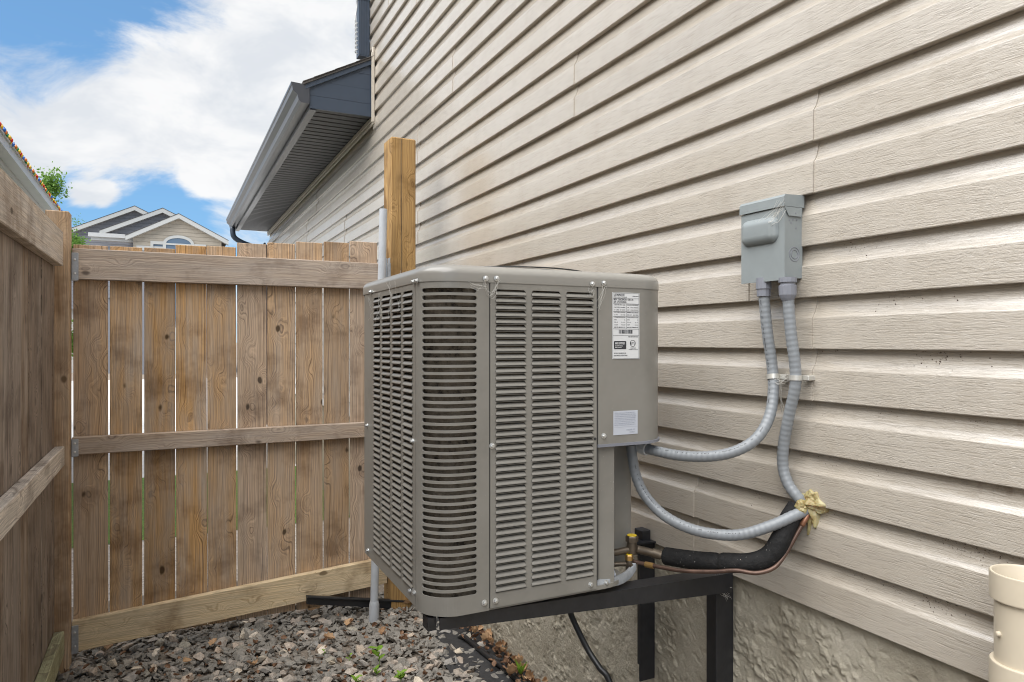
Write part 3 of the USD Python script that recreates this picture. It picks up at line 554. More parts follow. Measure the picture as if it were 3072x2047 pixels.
# left panel, four columns
sl0, sl1 = 0.004, s_left(YF + RC) - .002
lc = [tuple(s_left(at_x(u, 1000, AXL)[1]) for u in c) for c in ((1121, 1140.5), (1145.8, 1170.7), (1176.8, 1203.3), (1209.4, 1237.7))]
pl = sbox(sl0, Z0, sl1, ZT - .002)
for a, b in lc:
    for k in range(NR): pl = pl.difference(slot(a, b, k, .004, .0118))
lp = part(ac, 'side_panel', panel(pl), 'ac_paint')
for a, b in lc:
    for k in range(NR): part(lp, 'louver', blade(a + .0003, b - .0003, k, .004, .0118), 'ac_paint', 40)
# rounded corner panel with horizontal slots
c0, c1 = L1 + .0005, s_front(fx0) - .003
def s_of_u(u):
    ss = np.linspace(L1, L1 + LA + .12, 4000); x, y_ = skin(ss); r = np.array([ray(u, 1000)[0] / ray(u, 1000)[1]]); return ss[np.argmin(np.abs(x / y_ - r))]
q0, q1 = s_of_u(1266), s_of_u(1430.5)
HS = .0096; mids = [ZL1 - k * RP - HS / 2 for k in range(NR)]
cp = sbox(c0, Z0 - .004, c1, ZT - .002).difference(sbox(q0 - .004, mids[-1], q1 + .004, mids[0]))
slots = [LineString([(q0 + HS / 2, z), (q1 - HS / 2, z)]).buffer(HS / 2, quad_segs=6) for z in mids]
for z in (0, -1): cp = cp.difference(slots[z])
cpp = part(ac, 'corner_panel', panel(cp), 'ac_paint', 40)
for k in range(NR - 1):
    part(cpp, 'slat', panel(sbox(q0 - .004, mids[k + 1], q1 + .004, mids[k]).difference(slots[k]).difference(slots[k + 1]), 0.0, .0032), 'ac_paint', 40)
# coil and dark inside
def rrect(x0, x1, y0, y1, rfl, rfr, rb, n=10):
    pts = []
    for cx, cy, r, a0 in ((x0 + rfl, y0 + rfl, rfl, 180), (x1 - rfr, y0 + rfr, rfr, 270), (x1 - rb, y1 - rb, rb, 0), (x0 + rb, y1 - rb, rb, 90)):
        for t in np.linspace(a0, a0 + 90, n): pts.append((cx + r * math.cos(math.radians(t)), cy + r * math.sin(math.radians(t)), math.cos(math.radians(t)), math.sin(math.radians(t))))
    return np.array(pts)
inn = rrect(AXL + .0095, .925, YF + .0095, YBK - .024, RC - .0095, .03, .05)
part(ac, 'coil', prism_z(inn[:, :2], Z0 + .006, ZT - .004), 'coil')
part(ac, 'back_panel', cat_([prism_z([(AXL + .0005, YBK - RC), (AXL + .02, YBK - RC), (AXL + RC, YBK - .02), (AXR - .05, YBK - .02), (AXR - .05, YBK), (AXL + RC, YBK), (AXL + .012, YBK - .03)], Z0, ZT - .002)]), 'ac_paint')
# top cap
rim = rrect(AXL, AXR, YF, YBK, RC, RR, RC, 14)
lv = [(.000, .004), (.0012, .0040), (.0018, .0055), (.0018, .0215), (.0004, .0275), (-.0035, .0335), (-.010, .0385), (-.020, .0420), (-.036, .0440), (-.06, .045)]
V = np.vstack([np.stack([rim[:, 0] + rim[:, 2] * o, rim[:, 1] + rim[:, 3] * o, np.full(len(rim), ZT - .006 + z)], 1) for o, z in lv]); n = len(rim); F = []
for i in range(len(lv) - 1):
    for j in range(n): a, b = i * n + j, i * n + (j + 1) % n; F += [(a, b, b + n), (a, b + n, a + n)]
V = np.vstack([V, [[(AXL + AXR) / 2, (YF + YBK) / 2, ZT + .031]]]); F += [((len(lv) - 1) * n + j, (len(lv) - 1) * n + (j + 1) % n, len(V) - 1) for j in range(n)]
part(ac, 'top_cap', trimesh.Trimesh(V, F, process=False), 'ac_cap', 35)
part(ac, 'fan_guard', cat_([trimesh.creation.torus(r, .002, 48, 6).apply_translation([(AXL + AXR) / 2, (YF + YBK) / 2, ZT + .048]) for r in (.06, .1, .14, .18, .22)]), 'ac_dark', True)
part(ac, 'base_pan', prism_z(rrect(AXL + .006, 1.035, YF + .006, YBK - .004, RC - .006, .09, RC)[:, :2], Z0 - .006, Z0 + .004), 'ac_paint')
# control box cover with a rounded right side
cx0 = at_y(1795, 1000, YF)[0]
ZC = H - .247
def arcpts(x0, x1, y0, r, y_end, n=12):
    p = [(x0, y0)] + [(x1 - r + r * math.sin(t), y0 + r - r * math.cos(t)) for t in np.linspace(0, math.pi / 2, n)] + [(x1, y_end)]
    return p
outl = arcpts(cx0, AXR, YF, RR, YF + .24)
cover = prism_z(outl + [(cx0, YF + .24)], ZC, ZT - .002)
cc = part(ac, 'control_cover', cover, 'ac_paint', 40)
part(cc, 'drip_edge', prism_z(arcpts(cx0 - .002, AXR + .003, YF - .003, RR, YF + .24) + [(cx0 - .002, YF + .24)], ZC - .006, ZC + .0005), 'fitting_grey', 40)
px1 = at_y(1845, 1500, YF + .012)[0]
part(ac, 'support_post', bx(fx1 + .004, px1, YF + .012, YF + .06, Z0, ZC - .006, .003), 'ac_paint')
part(ac, 'recessed_panel', bx(px1 - .01, at_y(1896, 1400, YF + .115)[0], YF + .115, YF + .5, Z0 - .002, ZC - .006, .004), 'ac_paint')
part(ac, 'seam', cat_([bx(fx0 - .0026, fx0 - .0004, YF + .0015, YF + .004, Z0, ZT - .004), bx(fx1 + .0003, cx0 + .001, YF + .0015, YF + .004, Z0 + .02, ZT - .004)]), 'ac_dark')
band = spline([at_y(1792, 1752, YF + .008), at_y(1835, 1748, YF + .013), at_y(1868, 1739, YF + .03), at_y(1892, 1722, YF + .05), at_y(1909, 1698, YF + .062)], .004)
Vb = np.vstack([np.stack([band[:, 0], band[:, 1], band[:, 2] - .0105], 1), np.stack([band[:, 0], band[:, 1], band[:, 2] + .0095], 1), np.stack([band[:, 0] - .002, band[:, 1] + .012, band[:, 2] + .0090], 1)]); nb = len(band); Fb = []
for r_ in range(2):
    for j in range(nb - 1): a = r_ * nb + j; Fb += [(a, a + 1, a + nb + 1), (a, a + nb + 1, a + nb)]
part(ac, 'base_strap', trimesh.Trimesh(Vb, Fb, process=False), 'galvanised', True)
part(ac, 'base_pan_lip', prism_z([(fx1, YF + .02), (1.0, YF + .04), (1.04, YF + .12), (1.04, YF + .3), (fx1, YF + .3)], Z0 - .001, Z0 + .012), 'label_faded')
def screw(parent, p, nrm, r=.0058):
    nrm = np.array(nrm, float); nrm /= np.linalg.norm(nrm); p = np.array(p)
    w_ = lathe(p, nrm, [(0, r * 1.25), (.0012, r * 1.2), (.0016, r * .8)], 16)
    part(parent, 'screw', cat_([w_, lathe(p + nrm * .001, nrm, [(0, r * .82), (.0045, r * .82), (.0052, r * .6), (.0052, r * .001)], 6)]), 'screw_steel')
for u, v in ((1457, 836), (1490, 836), (1777, 852), (1811, 850)): screw(ac, at_y(u, v, YF - .0032), (0, -1, 0), .0052)
for u, v in ((1476, 1338), (1453, 1809), (1486.5, 1803), (1771, 1754)): screw(ac, at_y(u, v, YF - .0002), (0, -1, 0), .0055)
screw(ac, at_y(1811, 1308, YF - .0002), (0, -1, 0), .0055); screw(ac, at_y(1818, 1748, YF + .009), (0, -1, 0), .005)
for u, v in ((1241, 846), (1112, 877)): screw(ac, at_x(u, v, AXL - .0032), (-1, 0, 0), .005)
for u, v in ((1238, 1324), (1231, 1772), (1098 + 6, 1652), (1102, 1277)): screw(ac, at_x(u, v, AXL - .0003), (-1, 0, 0), .005)
screw(ac, at_x(1250, 843, AXL - .003), (-1, -.3, 0), .005); screw(ac, at_y(1243, 1779, YF + RC * .8), (-1, -.5, 0), .005)
part(ac, 'bolt_hole', lathe(at_y(1785, 1317, YF - .0006), (0, -1, 0), [(0, .0035), (.0004, .0035), (.0004, .0001)], 12), 'ac_dark')
# rating label and faded sticker
lx0, lx1, lz1, lz0 = at_y(1836, 950, YF)[0], at_y(1917.5, 950, YF)[0], H + .119, H - .0425
lab = part(cc, 'rating_label', bx(lx0, lx1, YF - .0010, YF - .0002, lz0, lz1), 'label_white')
LW, LH = lx1 - lx0, lz1 - lz0
tx = []
def lt(s, fx, fz, h, bold=False, width=None): tx.append(text_on(s, h, (lx0 + LW * fx, YF - .0011, lz1 - LH * fz - h), (1, 0, 0), (0, 0, 1), bold, .0003, width * LW if width else None))
lt('LENNOX', .05, .02, .0052, True, .40); lt('DALLAS, TEXAS', .05, .062, .0026, False, .48); lt('ASSEMBLED IN MEXICO', .74, .045, .0016, False, .22)
lt('M/N  13ACXN030-230-21', .05, .092, .0042, True, .72); lt('S/N  1917A24526', .05, .128, .0042, True, .46)
for i, (a, b) in enumerate((('CONTAINS HFC-410A', 'DESIGN PRESSURE'), ('FACTORY CHARGE', 'HI   446 PSIG'), ('5 LBS  2 OZS', 'LO   236 PSIG'), ('ELECTRICAL RATING', 'NOMINAL VOLTS 208/230'), ('1 PH      60 HZ', 'MIN 197   MAX 253'), ('COMPRESSOR', 'FAN MOTOR'), ('PH             1', 'PH             1'), ('RLA      14.1', 'FLA       1.1'), ('LRA      73.0', 'HP        1/6'), ('MIN CKT AMPACITY 18.7', 'MAX FUSE OR BREAKER 30'))):
    lt(a, .07, .178 + i * .0375, .0024, False, .40); lt(b, .54, .178 + i * .0375, .0024, False, .40)
lt('FOR OUTDOOR USE', .58, .655, .0028, False, .36); lt('INSTALL PROHIBITED IN', .06, .905, .0028, False, .44); lt('SOUTHWEST OR SOUTHEAST', .06, .938, .0028, False, .50)
for fz in (.008, .088, .168, .172 + .0375 * 3, .172 + .0375 * 5, .548, .645, .992): tx.append(bx(lx0 + LW * .02, lx1 - LW * .02, YF - .0014, YF - .0011, lz1 - LH * fz - .0003, lz1 - LH * fz + .0003))
tx.append(bx(lx0 + LW * .50, lx0 + LW * .508, YF - .0014, YF - .0011, lz1 - LH * .548, lz1 - LH * .168))
for fx in (.018, .976): tx.append(bx(lx0 + LW * fx, lx0 + LW * (fx + .007), YF - .0014, YF - .0011, lz1 - LH * .992, lz1 - LH * .008))
br = random.Random(3); fx = .24
while fx < .74:
    w = br.choice([.008, .012, .02]); tx.append(bx(lx0 + LW * fx, lx0 + LW * (fx + w), YF - .0014, YF - .0011, lz1 - LH * .618, lz1 - LH * .562)); fx += w + br.choice([.008, .012, .018])
ez = lz1 - LH * .765
tx.append(trimesh.creation.annulus(.0070, .0082, .0003).apply_transform(trimesh.transformations.rotation_matrix(math.pi / 2, [1, 0, 0])).apply_translation([lx0 + LW * .75, YF - .0012, ez]))
lt('ETL', .66, .748, .0050, True, .18); lt('Intertek', .66, .828, .0022, False, .2); lt('CONFORMS TO UL STD 1995', .60, .853, .0015, False, .34)
part(lab, 'print', cat_(tx), 'ink')
part(lab, 'certified_mark', hull([(lx0 + LW * a, YF - .0013 - d, lz1 - LH * b) for a, b in ((.06, .74), (.075, .73), (.49, .73), (.505, .74), (.505, .84), (.49, .85), (.075, .85), (.06, .84)) for d in (0, .0003)]), 'ink')
wt = []
for s, fx, fz, h, w in (('AHRI CERTIFIED', .09, .748, .0048, .36), ('www.ahridirectory.org', .09, .795, .002, .28), ('Unitary Small AC', .09, .82, .002, .24)):
    wt.append(text_on(s, h, (lx0 + LW * fx, YF - .0018, lz1 - LH * fz - h), (1, 0, 0), (0, 0, 1), True, .0003, w * LW))
part(lab, 'white_print', cat_(wt), 'label_white')
sx0, sx1, sz1, sz0 = at_y(1839.6, 1270, YF)[0], at_y(1912.4, 1270, YF)[0], H - .1685, H - .2265
st_ = part(cc, 'sticker', bx(sx0, sx1, YF - .0010, YF - .0002, sz0, sz1), 'label_faded')
ft = []; br = random.Random(5)
for i in range(8):
    ft.append(text_on('NOTICE TO INSTALLER THIS UNIT MUST BE CHARGED'[: 30 + br.randint(0, 14)], .0021, (sx0 + .003, YF - .0012, sz1 - .006 - i * .0042), (1, 0, 0), (0, 0, 1), False, .0002, (sx1 - sx0) * br.uniform(.8, .92)))
ft.append(bx(sx0 + .001, sx1 - .001, YF - .0013, YF - .0011, sz0 + .0185, sz0 + .0190)); ft.append(text_on('101248-02', .003, (sx0 + (sx1 - sx0) * .52, YF - .0012, sz0 + .010), (1, 0, 0), (0, 0, 1), True, .0002, (sx1 - sx0) * .36)); ft.append(text_on('07/19', .003, (sx0 + (sx1 - sx0) * .66, YF - .0012, sz0 + .004), (1, 0, 0), (0, 0, 1), True, .0002, (sx1 - sx0) * .2))
part(st_, 'print', cat_(ft), 'ink_faded')

# ------------------------------------------------------------------ wall bracket
wb = thing('wall_bracket', 'black steel angle-iron frame bolted to the foundation carrying the condenser', 'bracket', (1.36, 1.5, .2))
def sloped(x0, x1, y0, y1, zt0, zt1, zb0, zb1): return hull([(x0, y0, zt0), (x1, y0, zt1), (x0, y0, zb0), (x1, y0, zb1), (x0, y1, zt0), (x1, y1, zt1), (x0, y1, zb0), (x1, y1, zb1)])
bx0, bx1 = at_y(1320, 1870, 1.425)[0], W - .004
part(wb, 'beam', cat_([sloped(bx0, bx1, 1.425, 1.430, Z0 - .0075, H - .621, H - .6235, H - .672), sloped(bx0, bx1, 1.4305, 1.475, Z0 - .0075, H - .621, Z0 - .0115, H - .626), bx(bx0 - .022, bx0 - .003, 1.44, 1.475, H - .628, Z0 - .010)]), 'black_steel')
part(wb, 'beam', cat_([sloped(bx0 + .05, bx1, 1.80, 1.805, Z0 - .0075, H - .621, H - .6235, H - .672), sloped(bx0 + .05, bx1, 1.755, 1.7995, Z0 - .0075, H - .621, Z0 - .0115, H - .626)]), 'black_steel')
part(wb, 'cross_bar', bx(bx0 + .06, bx0 + .10, 1.476, 1.754, H - .618, H - .613), 'black_steel')
part(wb, 'leg', cat_([bx(1.316, 1.376, 1.440, 1.445, .1, H - .672, .001), bx(1.366, 1.371, 1.446, 1.535, .1, H - .632, .001)]), 'black_steel')
part(wb, 'leg', cat_([bx(1.318, 1.376, 1.781, 1.786, H - 1.06, H - .63, .001), bx(1.366, 1.371, 1.787, 1.86, H - 1.045, H - .632, .001)]), 'black_steel')
part(wb, 'end_plate', bx(1.325, W - .008, 1.776, 1.82, H - .629, H - .590, .002), 'black_steel')

# ------------------------------------------------------------------ disconnect box, conduits, lines
db = thing('disconnect_box', 'grey metal electrical disconnect box with embossed cover mounted on the siding', 'electrical box', (W, 1.263, H + .245))
yn, yf_, xf, zb_, zt_ = 1.199, 1.338, 1.305, H + .146, H + .348
part(db, 'enclosure', bx(xf + .004, W + .004, yn + .002, yf_ - .002, zb_ + .004, zt_ - .004, .002), 'box_grey')
part(db, 'cover', hull([(xf, yn, zb_), (xf, yf_, zb_), (xf, yn, zt_ - .03), (xf, yf_, zt_ - .03), (xf + .0035, yn, zb_), (xf + .0035, yf_, zb_), (xf + .0035, yn, zt_ - .03), (xf + .0035, yf_, zt_ - .03)]), 'box_grey')
sp = []
for yy in np.linspace(yn + .040, yf_ - .030, 7):
    for zz_ in np.linspace(zb_ + .110, zb_ + .140, 3): sp.append((yy, zz_))
ball = trimesh.creation.icosphere(2, .021)
hp = np.vstack([ball.vertices * [.9, 1, 1] + [xf + .003, a, b] for a, b in ((yn + .038, zb_ + .112), (yn + .038, zb_ + .135), (yf_ - .026, zb_ + .112), (yf_ - .026, zb_ + .135))])
part(db, 'embossed_handle', hull(hp), 'box_grey', 40)
hd = part(db, 'hood', hull([(xf - .004, yn - .002, zt_ - .028), (xf - .004, yf_ + .002, zt_ - .028), (xf - .004, yn - .002, zt_ - .006), (xf - .004, yf_ + .002, zt_ - .006), (xf + .001, yn - .002, zt_), (xf + .001, yf_ + .002, zt_), (W + .004, yn - .002, zt_ + .002), (W + .004, yf_ + .002, zt_ + .002), (W + .004, yn - .002, zt_ - .028), (W + .004, yf_ + .002, zt_ - .028)]), 'box_grey')
part(hd, 'side_flap', hull([(x, yy, z) for x, z in ((xf - .002, zt_ - .029), (xf + .012, zt_ - .05), (W - .006, zt_ - .05), (W - .004, zt_ - .029)) for yy in (yn - .0022, yn - .0002)]), 'box_grey')
for a, z in ((.018, -.06), (.030, -.058), (.042, -.058), (.040, -.078), (.024, -.066), (.034, -.043)):
    part(db, 'rivet_hole', lathe((xf + a, yn + .0018 - (.0042 if z > -.05 else 0), zt_ + z), (0, -1, 0), [(0, .0022), (.0005, .0022), (.0005, .0001)], 8), 'fitting_grey')
part(db, 'knockout', cat_([lathe((xf + .034, yn + .0018, zb_ + .062), (0, -1, 0), [(0, .0175), (.0007, .0172), (.0007, .0158), (0, .0155)], 28), lathe((xf + .034, yn + .0018, zb_ + .062), (0, -1, 0), [(0, .0115), (.0007, .0112), (.0007, .0098), (0, .0095)], 28)]), 'fitting_grey')

def ribbed(path, r, rib=.0004, every=2):
    rr = r + rib * np.cos(np.arange(len(path)) * math.pi / every * 1.0); return tube(path, rr, 18)
def D(pts): return [dx(u, v, x) for u, v, x in pts]
def conduit(pts, label, loc, start, end=None):
    c = thing('flexible_conduit', label, 'conduit', tuple(loc))
    P = spline(pts, .0032); part(c, 'tube', ribbed(P, .0132), 'conduit_grey', True); return c, P
p1 = D([(1755, 655, 1.318), (1757, 700, 1.320), (1764, 770, 1.326), (1774, 840, 1.334), (1777, 900, 1.328), (1767, 960, 1.306), (1738, 1008, 1.27), (1690, 1037, 1.225), (1630, 1049, 1.18), (1560, 1047, 1.14), (1500, 1035, 1.112), (1482, 1030, 1.105)])
c1, P1 = conduit(p1, 'left grey conduit from the disconnect box, curving across to the condenser', p1[0], 0)
part(c1, 'fitting', lathe(np.array(p1[0]) + [0, 0, .012], (0, 0, -1), [(-.005, .012), (-.005, .018), (.022, .019), (.024, .017), (.040, .0165), (.042, .0132)], 12), 'fitting_grey')
part(c1, 'connector', lathe(np.array(p1[-1]) + (np.array(p1[-2]) - np.array(p1[-1])) * .2, np.array(p1[-1]) - np.array(p1[-2]), [(-.004, .0134), (-.003, .018), (.012, .019), (.014, .016), (.028, .017), (.034, .012), (.034, .001)], 10), 'connector_grey')
p2 = D([(1810, 655, 1.322), (1812, 700, 1.324), (1818, 770, 1.328), (1827, 840, 1.335), (1827, 890, 1.335), (1813, 955, 1.335), (1801, 1020, 1.336), (1799, 1070, 1.338), (1811, 1112, 1.340), (1836, 1146, 1.350), (1856, 1166, 1.372)])
c2, P2 = conduit(p2, 'right grey conduit from the disconnect box, running down into the yellow foam', p2[0], 0)
part(c2, 'fitting', lathe(np.array(p2[0]) + [0, 0, .012], (0, 0, -1), [(-.005, .014), (-.005, .021), (.006, .021), (.008, .0175), (.012, .0175), (.014, .0205), (.036, .0200), (.044, .0165), (.050, .0132)], 14), 'fitting_grey')
p3 = D([(1450, 1022, 1.078), (1453, 1050, 1.080), (1462, 1095, 1.088), (1482, 1138, 1.10), (1520, 1180, 1.12), (1570, 1209, 1.145), (1630, 1226, 1.18), (1700, 1229, 1.225), (1770, 1209, 1.275), (1825, 1185, 1.325), (1858, 1170, 1.366)])
c3, P3 = conduit(p3, 'lowest grey conduit, sagging from under the condenser to the yellow foam', p3[0], 0)
cl = thing('conduit_strap', 'pale metal strap clamping both grey conduits to the siding', 'strap', tuple(dx(1805, 868, W - .02)))
for P, u0 in ((P1, 868), (P2, 868)):
    i = np.argmin(np.abs(P[:, 2] - dx(1800, 868, 1.335)[2]) + (np.arange(len(P)) > len(P) * .6) * 9)
    t_ = P[i + 1] - P[i - 1]
    part(cl, 'band', lathe(P[i], t_, [(-.006, .0135), (-.006, .0155), (.006, .0155), (.006, .0135)], 24), 'clip_metal', 40)
    part(cl, 'tab', bx(P[i][0] + .008, W + .006, P[i][1] - .03, P[i][1] - .012, P[i][2] - .006, P[i][2] + .006, .0015), 'clip_metal')
# print along the conduits
def print_line(P, a, b, s, off, parent):
    ln = []; r = random.Random(2); i = int(len(P) * a)
    while i < int(len(P) * b):
        if r.random() < .45:
            t_ = P[i + 1] - P[i]; t_ /= np.linalg.norm(t_); tocam = EYE - P[i]; tocam /= np.linalg.norm(tocam); n_ = np.cross(t_, np.cross(tocam + off, t_)); n_ /= np.linalg.norm(n_)
            up_ = np.cross(n_, t_); c = P[i] + n_ * .0138
            ln.append(hull([c + t_ * sx * r.uniform(.0005, .0011) + up_ * sy * .0009 + n_ * sz * .0002 for sx in (-1, 1) for sy in (-1, 1) for sz in (-1, 1)]))
        i += 1
    part(parent, 'print', cat_(ln), 'ink')
print_line(P1, .52, .95, '', np.array([0, 0, .7]), c1); print_line(P3, .08, .72, '', np.array([.25, 0, .25]), c3); print_line(P1, .05, .45, '', np.array([-.2, .6, 0]), c1)
# foam
fc = dx(1862, 1165, W - .004)
def foam():
    nt, nr_ = 120, 34; th = np.linspace(0, 2 * np.pi, nt, endpoint=False)
    lob = .027 + .006 * np.sin(3 * th + .6) + .004 * np.sin(5 * th + 2) + .007 * (meshkit.noise(np.stack([np.cos(th) * 4, np.sin(th) * 4, th * 0 + 3], 1)) - .5) * 2
    for a0, L, wd in ((math.radians(100), .018, .35), (math.radians(62), .014, .30), (math.radians(262), .046, .11), (math.radians(240), .022, .2), (math.radians(285), .024, .14), (math.radians(180), .010, .3), (math.radians(20), .010, .25)):
        d = (th - a0 + math.pi) % (2 * math.pi) - math.pi; lob = lob + L * np.exp(-(d / wd) ** 2)
    V = []
    for i in range(nr_):
        q = i / (nr_ - 1); rr_ = lob * q; y = fc[1] - rr_ * np.cos(th); z = fc[2] + rr_ * np.sin(th)
        edge = np.sqrt(max(0, 1 - q ** 4)); n_ = meshkit.fbm(np.stack([y * 70, z * 70, y * 0], 1), 4, 6); n2 = meshkit.fbm(np.stack([y * 200, z * 200, y * 0], 1), 3, 16)
        h = .003 + edge * (.006 + .016 * math.exp(-(q / .38) ** 2) + .016 * (n_ - .42) + .005 * (n2 - .5))
        kz = (z - ZB) % PITCH; base = W + np.interp(kz, [b for _, b in course], [a for a, _ in course]); base = .35 * base + .65 * (W + .004)
        V.append(np.stack([base - h + (.012 if i == nr_ - 1 else 0), y, z], 1))
    V = np.vstack(V); i = np.arange(nr_ - 1)[:, None] * nt; j = np.arange(nt)[None]; k = (j + 1) % nt
    q = np.stack(np.broadcast_arrays(i + j, i + k, i + nt + k, i + nt + j), -1).reshape(-1, 4); return V, q[:, ::-1]
sfm = thing('spray_foam', 'yellow expanding foam smeared over the hole in the siding where the lines enter', 'foam', tuple(fc))
part(sfm, 'smear', foam(), 'spray_foam', True)
lb = trimesh.creation.icosphere(4, 1.0); lv0 = lb.vertices * [.013, .015, .018]; lv0 += lb.vertex_normals * ((meshkit.fbm(lv0 * 70 + 5, 4, 4) - .5) * .016)[:, None]
part(sfm, 'lump', (lv0 + fc + [-.018, .010, .0], lb.faces), 'spray_foam', True)
# refrigerant lines
sl = thing('suction_line', 'thick black foam-wrapped refrigerant pipe bending up to the yellow foam', 'pipe', tuple(dx(1530, 1277, 1.15)))
pi_ = D([(1530, 1278, 1.150), (1575, 1285, 1.17), (1630, 1291, 1.195), (1690, 1294, 1.225), (1738, 1292, 1.255), (1772, 1274, 1.28), (1794, 1240, 1.30), (1812, 1200, 1.325), (1832, 1165, 1.352)])
PI = spline(pi_, .004); rr = .0235 + .0022 * (meshkit.noise(np.stack([np.arange(len(PI)) * .12, PI[:, 0] * 0, PI[:, 0] * 0], 1)) - .5) - .003 * np.exp(-((np.arange(len(PI)) / len(PI) - .36) / .012) ** 2)
part(sl, 'insulation', tube(PI, rr, 24), 'black_foam', 40)
pv = [dx(1462, 1262, 1.088), dx(1495, 1270, 1.12), dx(1535, 1279, 1.152)]
part(sl, 'pipe', tube(spline(pv, .004), .0105, 16), 'valve_bronze', True)
part(sl, 'collar', lathe(dx(1508, 1273, 1.13), np.array(pv[2]) - np.array(pv[0]), [(-.01, .0105), (-.01, .0125), (.012, .0125), (.012, .0105)], 16), 'valve_bronze', 40)
va = thing('service_valve', 'larger brass service valve with yellow-topped cap beside the condenser', 'valve', tuple(dx(1452, 1262, 1.08)))
vc = np.array(dx(1452, 1262, 1.08))
part(va, 'body', lathe(vc + [0, 0, -.012], (0, 0, 1), [(0, .003), (0, .013), (.018, .014), (.034, .0125), (.034, .0115)], 16), 'valve_bronze', 40)
part(va, 'cap', lathe(vc + [0, 0, .020], (0, 0, 1), [(0, .012), (0, .0165), (.012, .0165), (.0155, .0145), (.0155, .0005)], 6), 'valve_bronze')
part(va, 'disc', lathe(vc + [0, 0, .0357], (0, 0, 1), [(0, .0125), (.0012, .0120), (.0012, .0005)], 20), 'cap_yellow')
part(va, 'pipe', tube(spline([vc + [-.11, .02, -.008], vc + [-.05, .01, -.006], vc], .01), .009, 14), 'valve_bronze', True)
vb = thing('service_valve', 'smaller brass service valve with yellow-topped cap, in front of the larger one', 'valve', tuple(dx(1446, 1296, 1.068)))
v2 = np.array(dx(1446, 1296, 1.068))
part(vb, 'body', cat_([lathe(v2 + [0, 0, -.022], (0, 0, 1), [(0, .002), (0, .009), (.012, .010), (.03, .0105), (.034, .008)], 14), lathe(v2 + [-.002, -.018, -.004], (0, 1, 0), [(0, .001), (0, .0075), (.012, .0075)], 10)]), 'valve_bronze', 40)
part(vb, 'cap', lathe(v2 + [0, 0, .010], (0, 0, 1), [(0, .008), (0, .0105), (.012, .0105), (.014, .009), (.014, .0005)], 6), 'valve_brass')
part(vb, 'disc', lathe(v2 + [0, 0, .0242], (0, 0, 1), [(0, .0078), (.001, .0075), (.001, .0005)], 18), 'cap_yellow')
part(vb, 'pipe', tube(spline([v2 + [-.10, .03, .002], v2 + [-.05, .02, .0], v2], .01), .006, 12), 'valve_bronze', True)
ll = thing('liquid_line', 'thin bare copper refrigerant line curving below the black insulated pipe', 'pipe', tuple(dx(1462, 1292, 1.08)))
pl_ = D([(1455, 1290, 1.075), (1480, 1296, 1.09), (1520, 1304, 1.11), (1570, 1312, 1.135), (1640, 1314, 1.175), (1690, 1311, 1.205), (1738, 1317, 1.235), (1778, 1305, 1.27), (1804, 1274, 1.30), (1824, 1240, 1.32), (1842, 1208, 1.34)])
part(ll, 'pipe', tube(spline(pl_, .004), .0052, 12), 'copper_old', True)
part(ll, 'exposed_end', tube(spline(D([(1842, 1208, 1.34), (1850, 1195, 1.347), (1860, 1178, 1.362)]), .004), .0062, 12), 'copper_new', True)
part(ll, 'collar', rod(dx(1483, 1297, 1.092), dx(1502, 1301, 1.102), .0075, 12), 'valve_brass', 40)
pk = D([(1305, 1385, 1.26), (1312, 1412, 1.28), (1330, 1452, 1.30), (1352, 1495, 1.31), (1378, 1535, 1.315), (1402, 1570, 1.32)]); pk.append(pk[-1] + [0, -.10, -.16]); pk.append(pk[-1] + [-.01, -.10, -.13])
solo('black_cable', tube(spline(pk, .006), .0105, 14), 'black_rubber', 'black cable hanging from under the condenser down past the foundation', 'cable', True)
# white plastic drain pipe
pc = np.array([1.272, .664, H - .383])
dp = thing('drain_pipe', 'cream plastic pipe with open coupling standing at the lower right corner against the siding', 'pipe', (pc[0], pc[1], 0))
part(dp, 'upper_coupling', lathe(pc, (0, 0, -1), [(.030, .040), (.003, .0455), (0, .0470), (0, .0495), (.002, .0510), (.042, .0510), (.045, .0495), (.046, .0440)], 48), 'pvc_cream', 40)
part(dp, 'tube', lathe(pc, (0, 0, -1), [(.030, .0405), (.030, .0440), (1.0, .0440)], 48), 'pvc_cream', 40)
part(dp, 'lower_coupling', lathe(pc, (0, 0, -1), [(.148, .0441), (.148, .0495), (.150, .0510), (.230, .0510), (.230, .0445)], 48), 'pvc_cream', 40)
nd = np.array([-.75, -.1, 0]); nd = at_x(3003, 1890, 1.235) - pc; nd[2] = 0; nd /= np.linalg.norm(nd)
part(dp, 'screw', lathe(np.array([pc[0], pc[1], H - .483]) + nd * .0435, nd, [(0, .0045), (.005, .004), (.006, .0025), (.006, .0002)], 10), 'pvc_cream')

# ------------------------------------------------------------------ gravel, leaves, weeds
gb = thing('gravel_bed', None, None, (.4, 2.5, 0), kind='structure')
GX0, GX1 = -.47, FX - .004
def gz(x, y):
    return -.018 + .02 * np.clip((x + .4) / 1.7, 0, 1) + .018 * (meshkit.fbm(np.stack([np.asarray(x) * 2.2, np.asarray(y) * 2.2, np.asarray(x) * 0], -1), 3, 8) - .5)
gxs, gys = np.meshgrid(np.linspace(GX0 - .02, GX1 + .01, 50), np.linspace(.1, 4.6, 110), indexing='ij')
Vg = np.stack([gxs, gys, gz(gxs, gys) - .012], -1).reshape(-1, 3); n = 110; ii = (np.arange(49)[:, None] * n + np.arange(109)[None]).ravel()
part(gb, 'soil', trimesh.Trimesh(Vg, np.vstack([np.stack([ii, ii + n, ii + n + 1], 1), np.stack([ii, ii + n + 1, ii + 1], 1)]), process=False), 'soil', True)
protos = []
